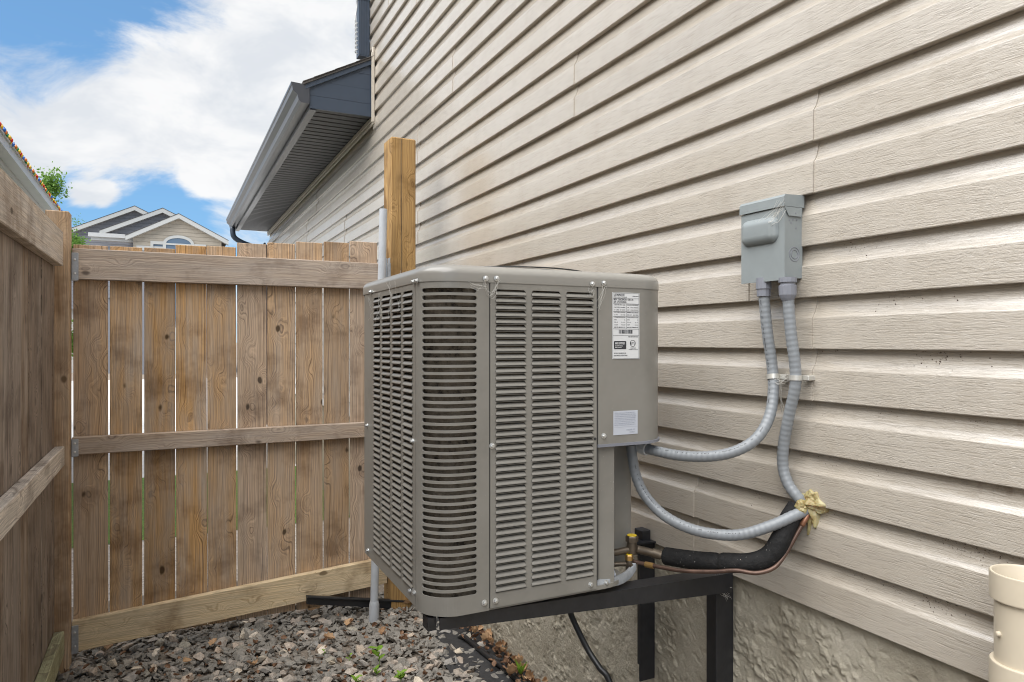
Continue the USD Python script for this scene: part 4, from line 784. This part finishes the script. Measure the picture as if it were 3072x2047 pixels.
for i in range(26):
    r = np.random.default_rng(100 + i); k = r.integers(11, 18); p = r.normal(size=(k, 3)); p /= np.linalg.norm(p, axis=1)[:, None]; p *= r.uniform(.75, 1.1, (k, 1))
    p *= np.array([1, r.uniform(.6, .9), r.uniform(.36, .62)]); h = hull(p); protos.append((np.array(h.vertices), np.array(h.faces)))
def on_fabric(x, y): return x > 1.225 - .04 * math.sin(y * 5) and y < 3.3
def stone_at(x, y, r, size):
    v, f = protos[r.integers(len(protos))]; a = r.normal(size=3) * np.array([.32, .32, 0]); a[2] = r.uniform(0, 6.28)
    R = trimesh.transformations.euler_matrix(*a)[:3, :3]; return (v * size) @ R.T + [x, y, float(gz(np.array(x), np.array(y))) + size * r.uniform(-.05, .42)], f
r = np.random.default_rng(5); near, many = [], []
for i in range(13000):
    x, y = r.uniform(GX0, GX1), r.uniform(.25, 3.98)
    if 2.3 < y < 3.95 and on_fabric(x, y) and r.random() < .45: continue
    if y > 3.95 and x > 1.05: continue
    s_ = float(np.clip(r.lognormal(math.log(.0195), .40), .008, .038))
    if y < 1.9: s_ *= 1.25
    v, f = stone_at(x, y, r, s_); c = np.array([x, y, 0]) - EYE; d_ = c @ FWD
    u = U0 + F_PX * (c @ RIGHT) / d_ if d_ > .3 else -1e6; vv = V0 - F_PX * c[2] / d_ if d_ > .3 else 1e6
    vis = 190 < u < 1600 and 1760 < vv < 2075
    (near if vis else many).append((s_ / max(d_, .1), v, f))
near.sort(key=lambda t: -t[0])
for _, v, f in near[:300]: part(gb, 'stone', (v, f), 'stone_single')
many += near[300:]
V, F, nv = [], [], 0
for _, v, f in many: V.append(v); F.append(f + nv); nv += len(v)
part(gb, 'smaller_stones', (np.vstack(V), np.vstack(F)), 'stone_many', kind='stuff')
# fabric strip with an old pipe along the foundation
fv_, ff_ = [], []
ys_ = np.linspace(1.2, 3.5, 60); xs_ = np.linspace(0, 1, 10)
for yy in ys_:
    for t in xs_:
        x = (1.15 - .05 * math.sin(yy * 5)) * (1 - t) + (FX - .003) * t
        fv_.append((x, yy, float(gz(np.array(x), np.array(yy))) + .004 + .010 * float(meshkit.fbm(np.array([x * 14, yy * 9, 2.0]), 3, 3)) + .02 * t ** 3))
for i in range(59):
    for j in range(9): a = i * 10 + j; ff_ += [(a, a + 1, a + 11), (a, a + 11, a + 10)]
solo('landscape_fabric', (np.array(fv_), np.array(ff_)), 'fabric_black', 'dark landscape fabric showing between the gravel and the foundation', 'fabric', True)
pp = [at_x(1402, 1924, 1.289), at_x(1470, 1976, 1.305), at_x(1554, 2047, 1.327)]; pp = [np.array([p[0] - .01, p[1], .03]) for p in pp]; pp = [pp[0] + [-.01, .05, -.02]] + pp + [pp[-1] + [.0, -.6, 0]]
solo('drip_hose', tube(spline(pp, .02), .012, 12), 'black_rubber', 'black hose lying along the dark fabric by the foundation', 'hose', True)
def leaf(c, yaw, size, curl, tilt, seed, lobes=True):
    r = random.Random(seed); n = 9; V = []; F = []
    for i in range(n):
        t = i / (n - 1); w = math.sin(math.pi * min(1, t * .94 + .04)) ** .8 * .36 * (1 + (.28 * math.sin(i * 2.6 + seed) if lobes else 0))
        for s_ in (-1, -.5, 0, .5, 1):
            V.append(((t - .5), s_ * w, curl * (s_ * s_) * w * 1.6 + curl * .8 * (t - .5) ** 2 + r.uniform(-.03, .03)))
    for i in range(n - 1):
        for j in range(4): a = i * 5 + j; F += [(a, a + 1, a + 6), (a, a + 6, a + 5)]
    R = trimesh.transformations.euler_matrix(tilt[0], tilt[1], yaw)[:3, :3]
    return np.array(V) * size @ R.T + np.array(c), np.array(F)
def ground_at(u, v):
    rr = ray(u, v); p = EYE + rr * ((.012 - H) / rr[2]); p[2] = float(gz(np.array(p[0]), np.array(p[1]))) + .034; return p
spots = [(945, 1838, .060, 'orange-brown lobed oak leaf lying beneath the black edging strip'), (1048, 1880, .05, 'pale dry leaf lying just left of the grey standpipe foot'), (985, 1925, .045, 'broad rust-coloured leaf among the stones in mid gravel'), (1230, 1822, .07, 'curled rust leaf caught under the condenser near the timber post'),
         (330, 1950, .05, 'tan leaf against the left end of the bottom rail'), (222, 1965, .05, 'reddish leaf lying in the fence corner'), (760, 2005, .045, 'pinkish dry leaf near the lower edge of the gravel'), (560, 1990, .04, 'small pale leaf in the lower left gravel'), (1150, 1905, .042, 'cream leaf below the corner of the condenser'), (640, 1935, .04, 'small orange leaf in the gravel below the fence middle')]
for i, (u, v, s_, lab_) in enumerate(spots):
    lv_ = leaf(ground_at(u, v), rng.uniform(0, 6.28), s_ * 1.25, rng.uniform(.3, .9), (rng.uniform(-.35, .35), rng.uniform(-.35, .35)), i)
    solo('dry_leaf', lv_, 'dry_leaf', lab_, 'leaf', True)
for i in range(34):
    y = 2.45 + 1.0 * i / 34 + rng.uniform(-.02, .02); x = FX - rng.uniform(.012, .085)
    lv_ = leaf((x, y, .045 + rng.uniform(0, .03)), rng.uniform(0, 6.28), rng.uniform(.024, .048), rng.uniform(.5, 1.4), (rng.uniform(-.9, .9), rng.uniform(-.9, .9)), 50 + i)
    solo('litter_leaf', lv_, 'dry_leaf', 'curled brown dead leaf heaped with others against the foot of the rough foundation', 'leaf', True, group='dead leaves heaped along the foundation')
V, F, nv = [], [], 0; r = np.random.default_rng(21)
for i in range(640):
    if i < 300: x, y, z = FX - abs(r.normal(0, .05)) - .005, r.uniform(2.1, 3.6), .035
    else: x, y = r.uniform(-.4, 1.15), r.uniform(2.3, 3.65); z = float(gz(np.array(x), np.array(y))) + .032
    v, f = leaf((x, y, z + r.uniform(0, .012)), r.uniform(0, 6.28), r.uniform(.010, .032), r.uniform(.2, 1.2), (r.uniform(-.6, .6), r.uniform(-.6, .6)), i, False); V.append(v); F.append(f + nv); nv += len(v)
for i in range(90):
    x, y = r.uniform(-.4, 1.3), r.uniform(2.3, 3.65); p = np.array([x, y, float(gz(np.array(x), np.array(y))) + .028]); a = r.uniform(0, 6.28); L = r.uniform(.02, .07)
    t_ = tube(spline([p, p + [L * .5 * math.cos(a), L * .5 * math.sin(a), r.uniform(0, .012)], p + [L * math.cos(a + .2), L * math.sin(a + .2), .002]], .02), .0007, 4, False); V.append(t_.vertices); F.append(t_.faces + nv); nv += len(t_.vertices)
solo('plant_litter', (np.vstack(V), np.vstack(F)), 'litter_leaf', 'brown leaf crumbs and dry straw scattered over the gravel', 'leaf litter', True, kind='stuff')
def weed(u, v, h, nl, seed, lab_, spread=.5, ls=.03):
    b = ground_at(u, v) - [0, 0, .02]; r = random.Random(seed); w = thing('weed', lab_, 'weed', tuple(b))
    top = b + [r.uniform(-.01, .01), r.uniform(-.01, .01), h]; part(w, 'stem', tube(spline([b, (b + top) / 2 + [.004, 0, 0], top], .01), .0012, 6), 'weed_green', True)
    for i in range(nl):
        t = .35 + .65 * i / max(1, nl - 1); a = i * 2.4 + r.uniform(-.4, .4); s_ = ls * r.uniform(.75, 1.2); el_ = r.uniform(.15, .75); c = b + (top - b) * t
        vv, ff = leaf((0, 0, 0), 0, s_, .25, (0, 0), seed * 7 + i, False); vv = (vv + [s_ * .5, 0, 0]) * [1, .85, 1]
        vv = vv @ trimesh.transformations.euler_matrix(0, -el_, a)[:3, :3].T + c; part(w, 'leaf', (vv, ff), 'weed_green', True)
weed(1138, 1995, .075, 5, 1, 'tallest bright green weed with upright leaves in the gravel below the condenser', ls=.042)
weed(1045, 1990, .03, 4, 2, 'tiny green seedling left of the tallest weed', ls=.018)
weed(1130, 2030, .04, 6, 3, 'low bushy green weed in front of the tallest one', ls=.024)
weed(1070, 2052, .035, 6, 4, 'green weed clump at the bottom edge of the picture', ls=.026)
weed(1200, 2052, .04, 9, 5, 'fuller green weed at the bottom edge, right of the clump', ls=.03)
weed(970, 1962, .02, 3, 6, 'small seedling alone in the middle of the gravel', ls=.015)
gsp = np.array([FX - .045, at_x(1562, 1990, FX - .045)[1], .03])
w = thing('grass_sprout', 'green sprout growing against the foundation among dead leaves', 'weed', tuple(gsp))
for i in range(6):
    a = i * 1.1; L = .05 + .012 * (i % 3); vv, ff = leaf((0, 0, 0), 0, L, .2, (0, 0), 90 + i, False); vv = (vv + [L * .5, 0, 0]) * [1, .35, 1]; vv = vv @ trimesh.transformations.euler_matrix(0, -1.15, a)[:3, :3].T + gsp; part(w, 'leaf', (vv, ff), 'weed_green', True)

# ------------------------------------------------------------------ cobwebs and dirt
def webs(name, label, anchors, seed, n=14, spread=.012, wdt=.0003, sag=.01):
    r = np.random.default_rng(seed); pts, cnt = [], []
    for a, b in anchors:
        for i in range(n):
            p, q = np.array(a) + r.normal(0, spread, 3), np.array(b) + r.normal(0, spread, 3); t = np.linspace(0, 1, 7)[:, None]
            c = p * (1 - t) + q * t; c[:, 2] -= (sag * r.uniform(.1, 1.4) * 4 * t * (1 - t))[:, 0]; c += r.normal(0, .0012, c.shape); pts.append(c); cnt.append(7)
    V, F, nv = [], [], 0
    for c in pts:
        m = tube(c, wdt * r.uniform(.5, 1.1), 4, False); V.append(m.vertices); F.append(m.faces + nv); nv += len(m.vertices)
    solo(name, (np.vstack(V), np.vstack(F)), 'cobweb', label, 'cobweb', True, kind='stuff')
A = lambda u, v, y: at_y(u, v, y)
webs('cobweb', 'tangled cobweb hanging from the screws at the top seam of the condenser', [(A(1452, 845, YF - .008), A(1475, 885, YF - .004)), (A(1495, 845, YF - .008), A(1470, 890, YF - .004)), (A(1410, 850, YF - .006), A(1455, 862, YF - .006))], 1, 5, .004)
webs('cobweb', 'cobweb strands at the upper corner of the label cover', [(A(1812, 858, YF - .008), A(1795, 925, YF - .004)), (A(1775, 866, YF - .004), A(1768, 885, YF - .002))], 2, 6, .004)
webs('cobweb', 'dusty cobweb on the near end of the black bracket beam', [(dx(1580, 1338, 1.29), dx(1672, 1352, 1.35)), (dx(1610, 1325, 1.29), dx(1674, 1366, 1.352)), (dx(1650, 1318, 1.31), dx(1674, 1375, 1.352))], 3, 8, .006)
webs('cobweb', 'wispy cobweb over the top corner of the disconnect box', [(dx(1745, 515, xf - .005), dx(1795, 465, xf - .006)), (dx(1770, 512, xf - .012), dx(1800, 480, xf - .006))], 4, 9, .006, .0004)
webs('cobweb', 'cobweb strung between the two conduits at their strap', [(dx(1785, 872, 1.33), dx(1815, 862, 1.33)), (dx(1790, 885, 1.34), dx(1800, 940, W))], 5, 9, .005, .0004)
webs('cobweb', 'dusty cobweb inside the upper left louvres of the condenser', [(at_x(1120 + 28 * i, 890 - 12 * i, AXL + .004), at_x(1125 + 28 * i, 965 - 12 * i, AXL + .006)) for i in range(4)], 6, 12, .012, .00022)
r = np.random.default_rng(17); V, F, nv = [], [], 0
clusters = [(2590, 738, 30), (2816, 1072, 40), (3046, 1088, 14), (2954, 1262, 50), (2449, 1082, 14), (2434, 1235, 16), (2600, 1245, 30), (2650, 895, 18), (2880, 865, 4), (2430, 1395, 22), (2480, 1405, 26), (2640, 1430, 30), (2275, 1490, 16), (2450, 1540, 20), (2870, 1650, 40), (2950, 1662, 40), (2770, 1795, 40), (2830, 1812, 30), (2580, 1735, 14), (2040, 560, 4), (2060, 810, 5), (2100, 1450, 8)]
for u, v_, n_ in clusters:
    c = at_x(u, v_, W + .006); kz = ZB + (math.floor((c[2] - ZB) / PITCH) + 1) * PITCH
    for i in range(int(n_ * .9)):
        p = np.array([0, c[1] + r.normal(0, .032), kz - abs(r.normal(0, .016)) - .003]); below = kz - p[2]
        p[0] = W + np.interp(PITCH - below, [b for _, b in course], [a for a, _ in course]) - .0006
        h = protos[r.integers(26)]; v2_ = h[0] * r.uniform(.0006, .0022) @ trimesh.transformations.random_rotation_matrix(r.random(3))[:3, :3].T + p; V.append(v2_); F.append(h[1] + nv); nv += len(v2_)
solo('siding_dirt', (np.vstack(V), np.vstack(F)), 'speck', 'dark specks of dirt and insect remains under the laps of the siding', 'dirt', kind='stuff')

# ------------------------------------------------------------------ neighbours
e0, e1 = np.array([-1.269, 7.17]), np.array([-1.342, 11.54]); dv = (e1 - e0) / np.linalg.norm(e1 - e0); nv_ = np.array([-dv[1], dv[0]])
nh = thing('neighbour_house', 'low white-trimmed neighbouring house whose eave rises behind the left fence', 'house', (-1.6, 9, 0))
def along(a, b, off0, off1, z0, z1):
    P = [e0 + dv * t + nv_ * o for t in (a, b) for o in (off0, off1)]; return hull([(p[0], p[1], z) for p in P for z in (z0, z1)])
TE = 4.7
part(nh, 'gutter', along(-8, TE, 0, .10, H + 1.68, H + 1.785), 'white_gutter'); part(nh, 'gutter_lip', along(-8, TE, -.012, .0, H + 1.765, H + 1.785), 'white_trim')
part(nh, 'fascia', along(-8, TE, .102, .125, H + 1.63, H + 1.80), 'white_trim'); part(nh, 'soffit', along(-8, TE, .126, .62, H + 1.64, H + 1.655), 'white_gutter')
part(nh, 'wall', along(-8, TE, .60, 6, -.1, H + 1.70), 'pale_siding')
part(nh, 'roof', hull([(p[0], p[1], z) for t in (-8, TE) for o, z0 in ((.09, H + 1.79), (3.2, H + 3.2)) for p in [e0 + dv * t + nv_ * o] for z in (z0, z0 + .02)]), 'shingle_dark')
ls_ = thing('light_string', 'string of coloured holiday bulbs along the white eave at far left', 'string lights', (*e0, H + 1.8))
part(ls_, 'wire', rod((*(e0 + dv * -8 - nv_ * .008), H + 1.795), (*(e0 + dv * TE - nv_ * .008), H + 1.795), .006, 6), 'wire_green')
bt = 0; t = -1.2; bc = ['bulb_red', 'bulb_yellow', 'bulb_blue', 'bulb_orange', 'bulb_green', 'bulb_yellow']
while t < TE:
    p = e0 + dv * t - nv_ * (.02 + rng.uniform(0, .01)); z = H + 1.79
    part(ls_, 'bulb', lathe((p[0], p[1], z + .012), (rng.uniform(-.3, .3), rng.uniform(-.2, .2), -1), [(0, .006), (.010, .007), (.012, .011), (.021, .013), (.034, .009), (.044, .002), (.045, .0003)], 8), bc[bt % 6], True); bt += 1; t += .085
# far house with three gables
YH = 36.0; SC = 1.0
fh = thing('gabled_house', 'far house with three stepped white-edged gables showing over the back fence', 'house', (0, YH, 0))
def G(cx, cy, y=YH): return at_y(200 + cx * .255, 580 + cy * .255, y)
def gable(name, pk_, le, re, y, wallmat, depth, width=.20, soff=.28, z_floor=0.0, frieze=None):
    """A gable end: wall, sloping white rakes and the roof running back from it."""
    px_, pz = pk_[0], pk_[2]; sides = (le, re)
    sl_ = (pz - le[2]) / (px_ - le[0]); wpoly = [(le[0] + .3, z_floor), (re[0] - .3, z_floor), (re[0] - .3, pz - .12 - sl_ * (re[0] - .3 - px_)), (px_, pz - .12), (le[0] + .3, pz - .12 - sl_ * (px_ - le[0] - .3))]
    part(fh, name + '_wall', prism_y(wpoly, y + soff, y + soff + .2), wallmat)
    n = int((pz - z_floor) / .18)
    lines = [prism_y(list(q.exterior.coords)[:-1], y + soff - .02, y + soff - .001) for k in range(n) for q in [Polygon(wpoly).intersection(sbox(-99, z_floor + k * .18, 99, z_floor + k * .18 + .165))] if q.geom_type == 'Polygon' and q.area > .01]
    part(fh, name + '_siding', cat_(lines), wallmat, kind='stuff')
    for e in sides:
        part(fh, 'rake', prism_y([(e[0], e[2]), (px_, pz), (px_, pz - width), (e[0], e[2] - width)], y, y + .06), 'white_trim')
        part(fh, 'rake_soffit', prism_y([(e[0], e[2] - width + .1), (px_, pz - width + .1), (px_, pz - width), (e[0], e[2] - width)], y + .061, y + soff - .021), 'white_gutter')
        part(fh, 'roof', prism_y([(e[0], e[2] + .005), (px_, pz + .005), (px_, pz + .03), (e[0], e[2] + .03)], y - .01, y + depth), 'shingle_dark')
g3p, g3l, g3r = G(1318, 243), G(690, 500), G(1905, 560)
gable('front_gable', g3p, g3l, g3r, YH, 'tan_siding', 6, z_floor=g3l[2] - .55)
g2p = G(1130, 178, YH + 1.5); g2l = G(385, 440, YH + 1.5); g2r = g2p + (g2p - g2l) * [1, 1, -1] * .7
gable('middle_gable', g2p, g2l, g2r, YH + 1.5, 'grey_siding', 6, z_floor=3.5)
g1p = G(800, 152, YH + 3); g1l = G(-250, 520, YH + 3); g1r = g1p + (g1p - g1l) * [1, 1, -1] * .7
gable('rear_gable', g1p, g1l, g1r, YH + 3, 'grey_siding', 6, z_floor=3.0)
xl_, xr_ = g3l[0] + .45, g3r[0] - .5
zl = g3l[2] - .5
part(fh, 'lower_wall', bx(xl_, xr_, YH + .29, YH + 6, -.2, zl), 'grey_siding')
part(fh, 'frieze', bx(xl_ - .02, xr_ + .02, YH + .22, YH + .255, zl - .10, zl + .12), 'white_trim')
e_l = G(285, 480, YH + .9); e_r = G(690, 500, YH + .9)
part(fh, 'eave', cat_([bx(e_l[0], e_r[0] + .4, YH + .9, YH + 1.3, e_l[2] - .26, e_l[2] - .02), bx(e_l[0] - .1, e_r[0], YH + .78, YH + .899, e_l[2] - .12, e_l[2] + .06)]), 'white_gutter')
part(fh, 'bay_wall', bx(G(440, 600, YH + 2)[0], xl_ + .2, YH + 2, YH + 6, -.2, e_l[2] - .05), 'grey_siding')
part(fh, 'side_wall', bx(g1l[0] + .5, G(440, 600, YH + 2)[0], YH + 3.6, YH + 7, -.2, 3.6), 'pale_siding')
def window(u0, u1, v0, v1, y, pane='window_glass'):
    a, b = G(u0, v0, y), G(u1, v1, y); f = part(fh, 'window', cat_([bx(a[0], b[0], y - .07, y, a[2] - .14, a[2]), bx(a[0], a[0] + .12, y - .07, y, b[2], a[2] - .141), bx(b[0] - .12, b[0], y - .07, y, b[2], a[2] - .141)]), 'white_trim')
    part(f, 'pane', bx(a[0] + .12, b[0] - .12, y - .02, y - .001, b[2], a[2] - .14), pane)
window(500, 770, 555, 900, YH + 1.99, 'blind_white'); window(985, 1165, 562, 900, YH + .255); window(1490, 1640, 600, 900, YH + .255)
ac_ = G(1318, 600, YH + .2); zt2 = G(1318, 497, YH + .2)[2] - ac_[2]; arcp = [(ac_[0] + .66 * math.cos(t), ac_[2] + zt2 * math.sin(t)) for t in np.linspace(0, math.pi, 16)]; arci = [(ac_[0] + .53 * math.cos(t), ac_[2] + (zt2 - .13) * math.sin(t)) for t in np.linspace(0, math.pi, 16)]
aw = part(fh, 'arched_window', prism_y(arcp + [(arcp[-1][0], 2.5), (arci[-1][0], 2.5)] + arci[::-1] + [(arci[0][0], 2.5), (arcp[0][0], 2.5)], YH + .17, YH + .215), 'white_trim')
part(aw, 'pane', prism_y(arci + [(arci[-1][0], 2.5), (arci[0][0], 2.5)], YH + .19, YH + .213), 'window_glass')
part(aw, 'transom', bx(arci[-1][0], arci[0][0], YH + .16, YH + .185, ac_[2] - .06, ac_[2] + .02), 'white_trim')
part(fh, 'garage_door', bx(xl_ + .6, xr_ - .6, YH + .23, YH + .285, -.1, 2.1), 'white_trim')
# tree behind the neighbour's eave
def tree(name, label, base, h, cr, cz, seed, n=2600, ls=.055):
    r = np.random.default_rng(seed); t = thing(name, label, 'tree', tuple(base)); b = np.array(base, float)
    limbs = [tube(spline([b, b + [.03, 0, h * .4], b + [0, .02, h * .93]], .2), np.linspace(.07, .015, len(spline([b, b + [.03, 0, h * .4], b + [0, .02, h * .93]], .2))), 8)]
    tips = []
    for i in range(13):
        s = b + [0, 0, h * r.uniform(.3, .85)]; a = r.uniform(0, 6.28); L = cr * r.uniform(.6, 1.0); e = s + [L * math.cos(a), L * math.sin(a), L * r.uniform(.3, .9)]; e[2] = min(e[2], b[2] + h); limbs.append(rod(s, e, .014, 6)); tips.append(e)
    tips.append(b + [0, 0, h])
    part(t, 'trunk', cat_(limbs), 'bark', True); V, F, nv = [], [], 0
    for i in range(n):
        c = tips[r.integers(len(tips))] * 1.0; q = r.normal(0, 1, 3) * [.2, .2, .24] * cr; c = c + q; s = ls * r.uniform(.6, 1.3); R = trimesh.transformations.random_rotation_matrix(r.random(3))[:3, :3]
        v = np.array([(-.5, 0, 0), (0, .32, .06), (.5, 0, 0), (0, -.32, .06)]) * s @ R.T + c; V.append(v); F.append(np.array([[0, 1, 2], [0, 2, 3]]) + nv); nv += 4
    part(t, 'crown', (np.vstack(V), np.vstack(F)), 'tree_leaf')
tb = at_y(150, 600, 14.5); tree('birch_tree', 'slender green tree rising behind the white eave with the light string', (tb[0] + .02, 14.5, 0), H + 2.72, .48, 0, 3, 15000, .052)
tb = at_y(232, 680, 60); tree('far_tree', 'tiny green treetop poking above the far roof beside the corner post', (tb[0], 60, 0), tb[2] + .25, 1.2, 0, 4, 1200, .14)
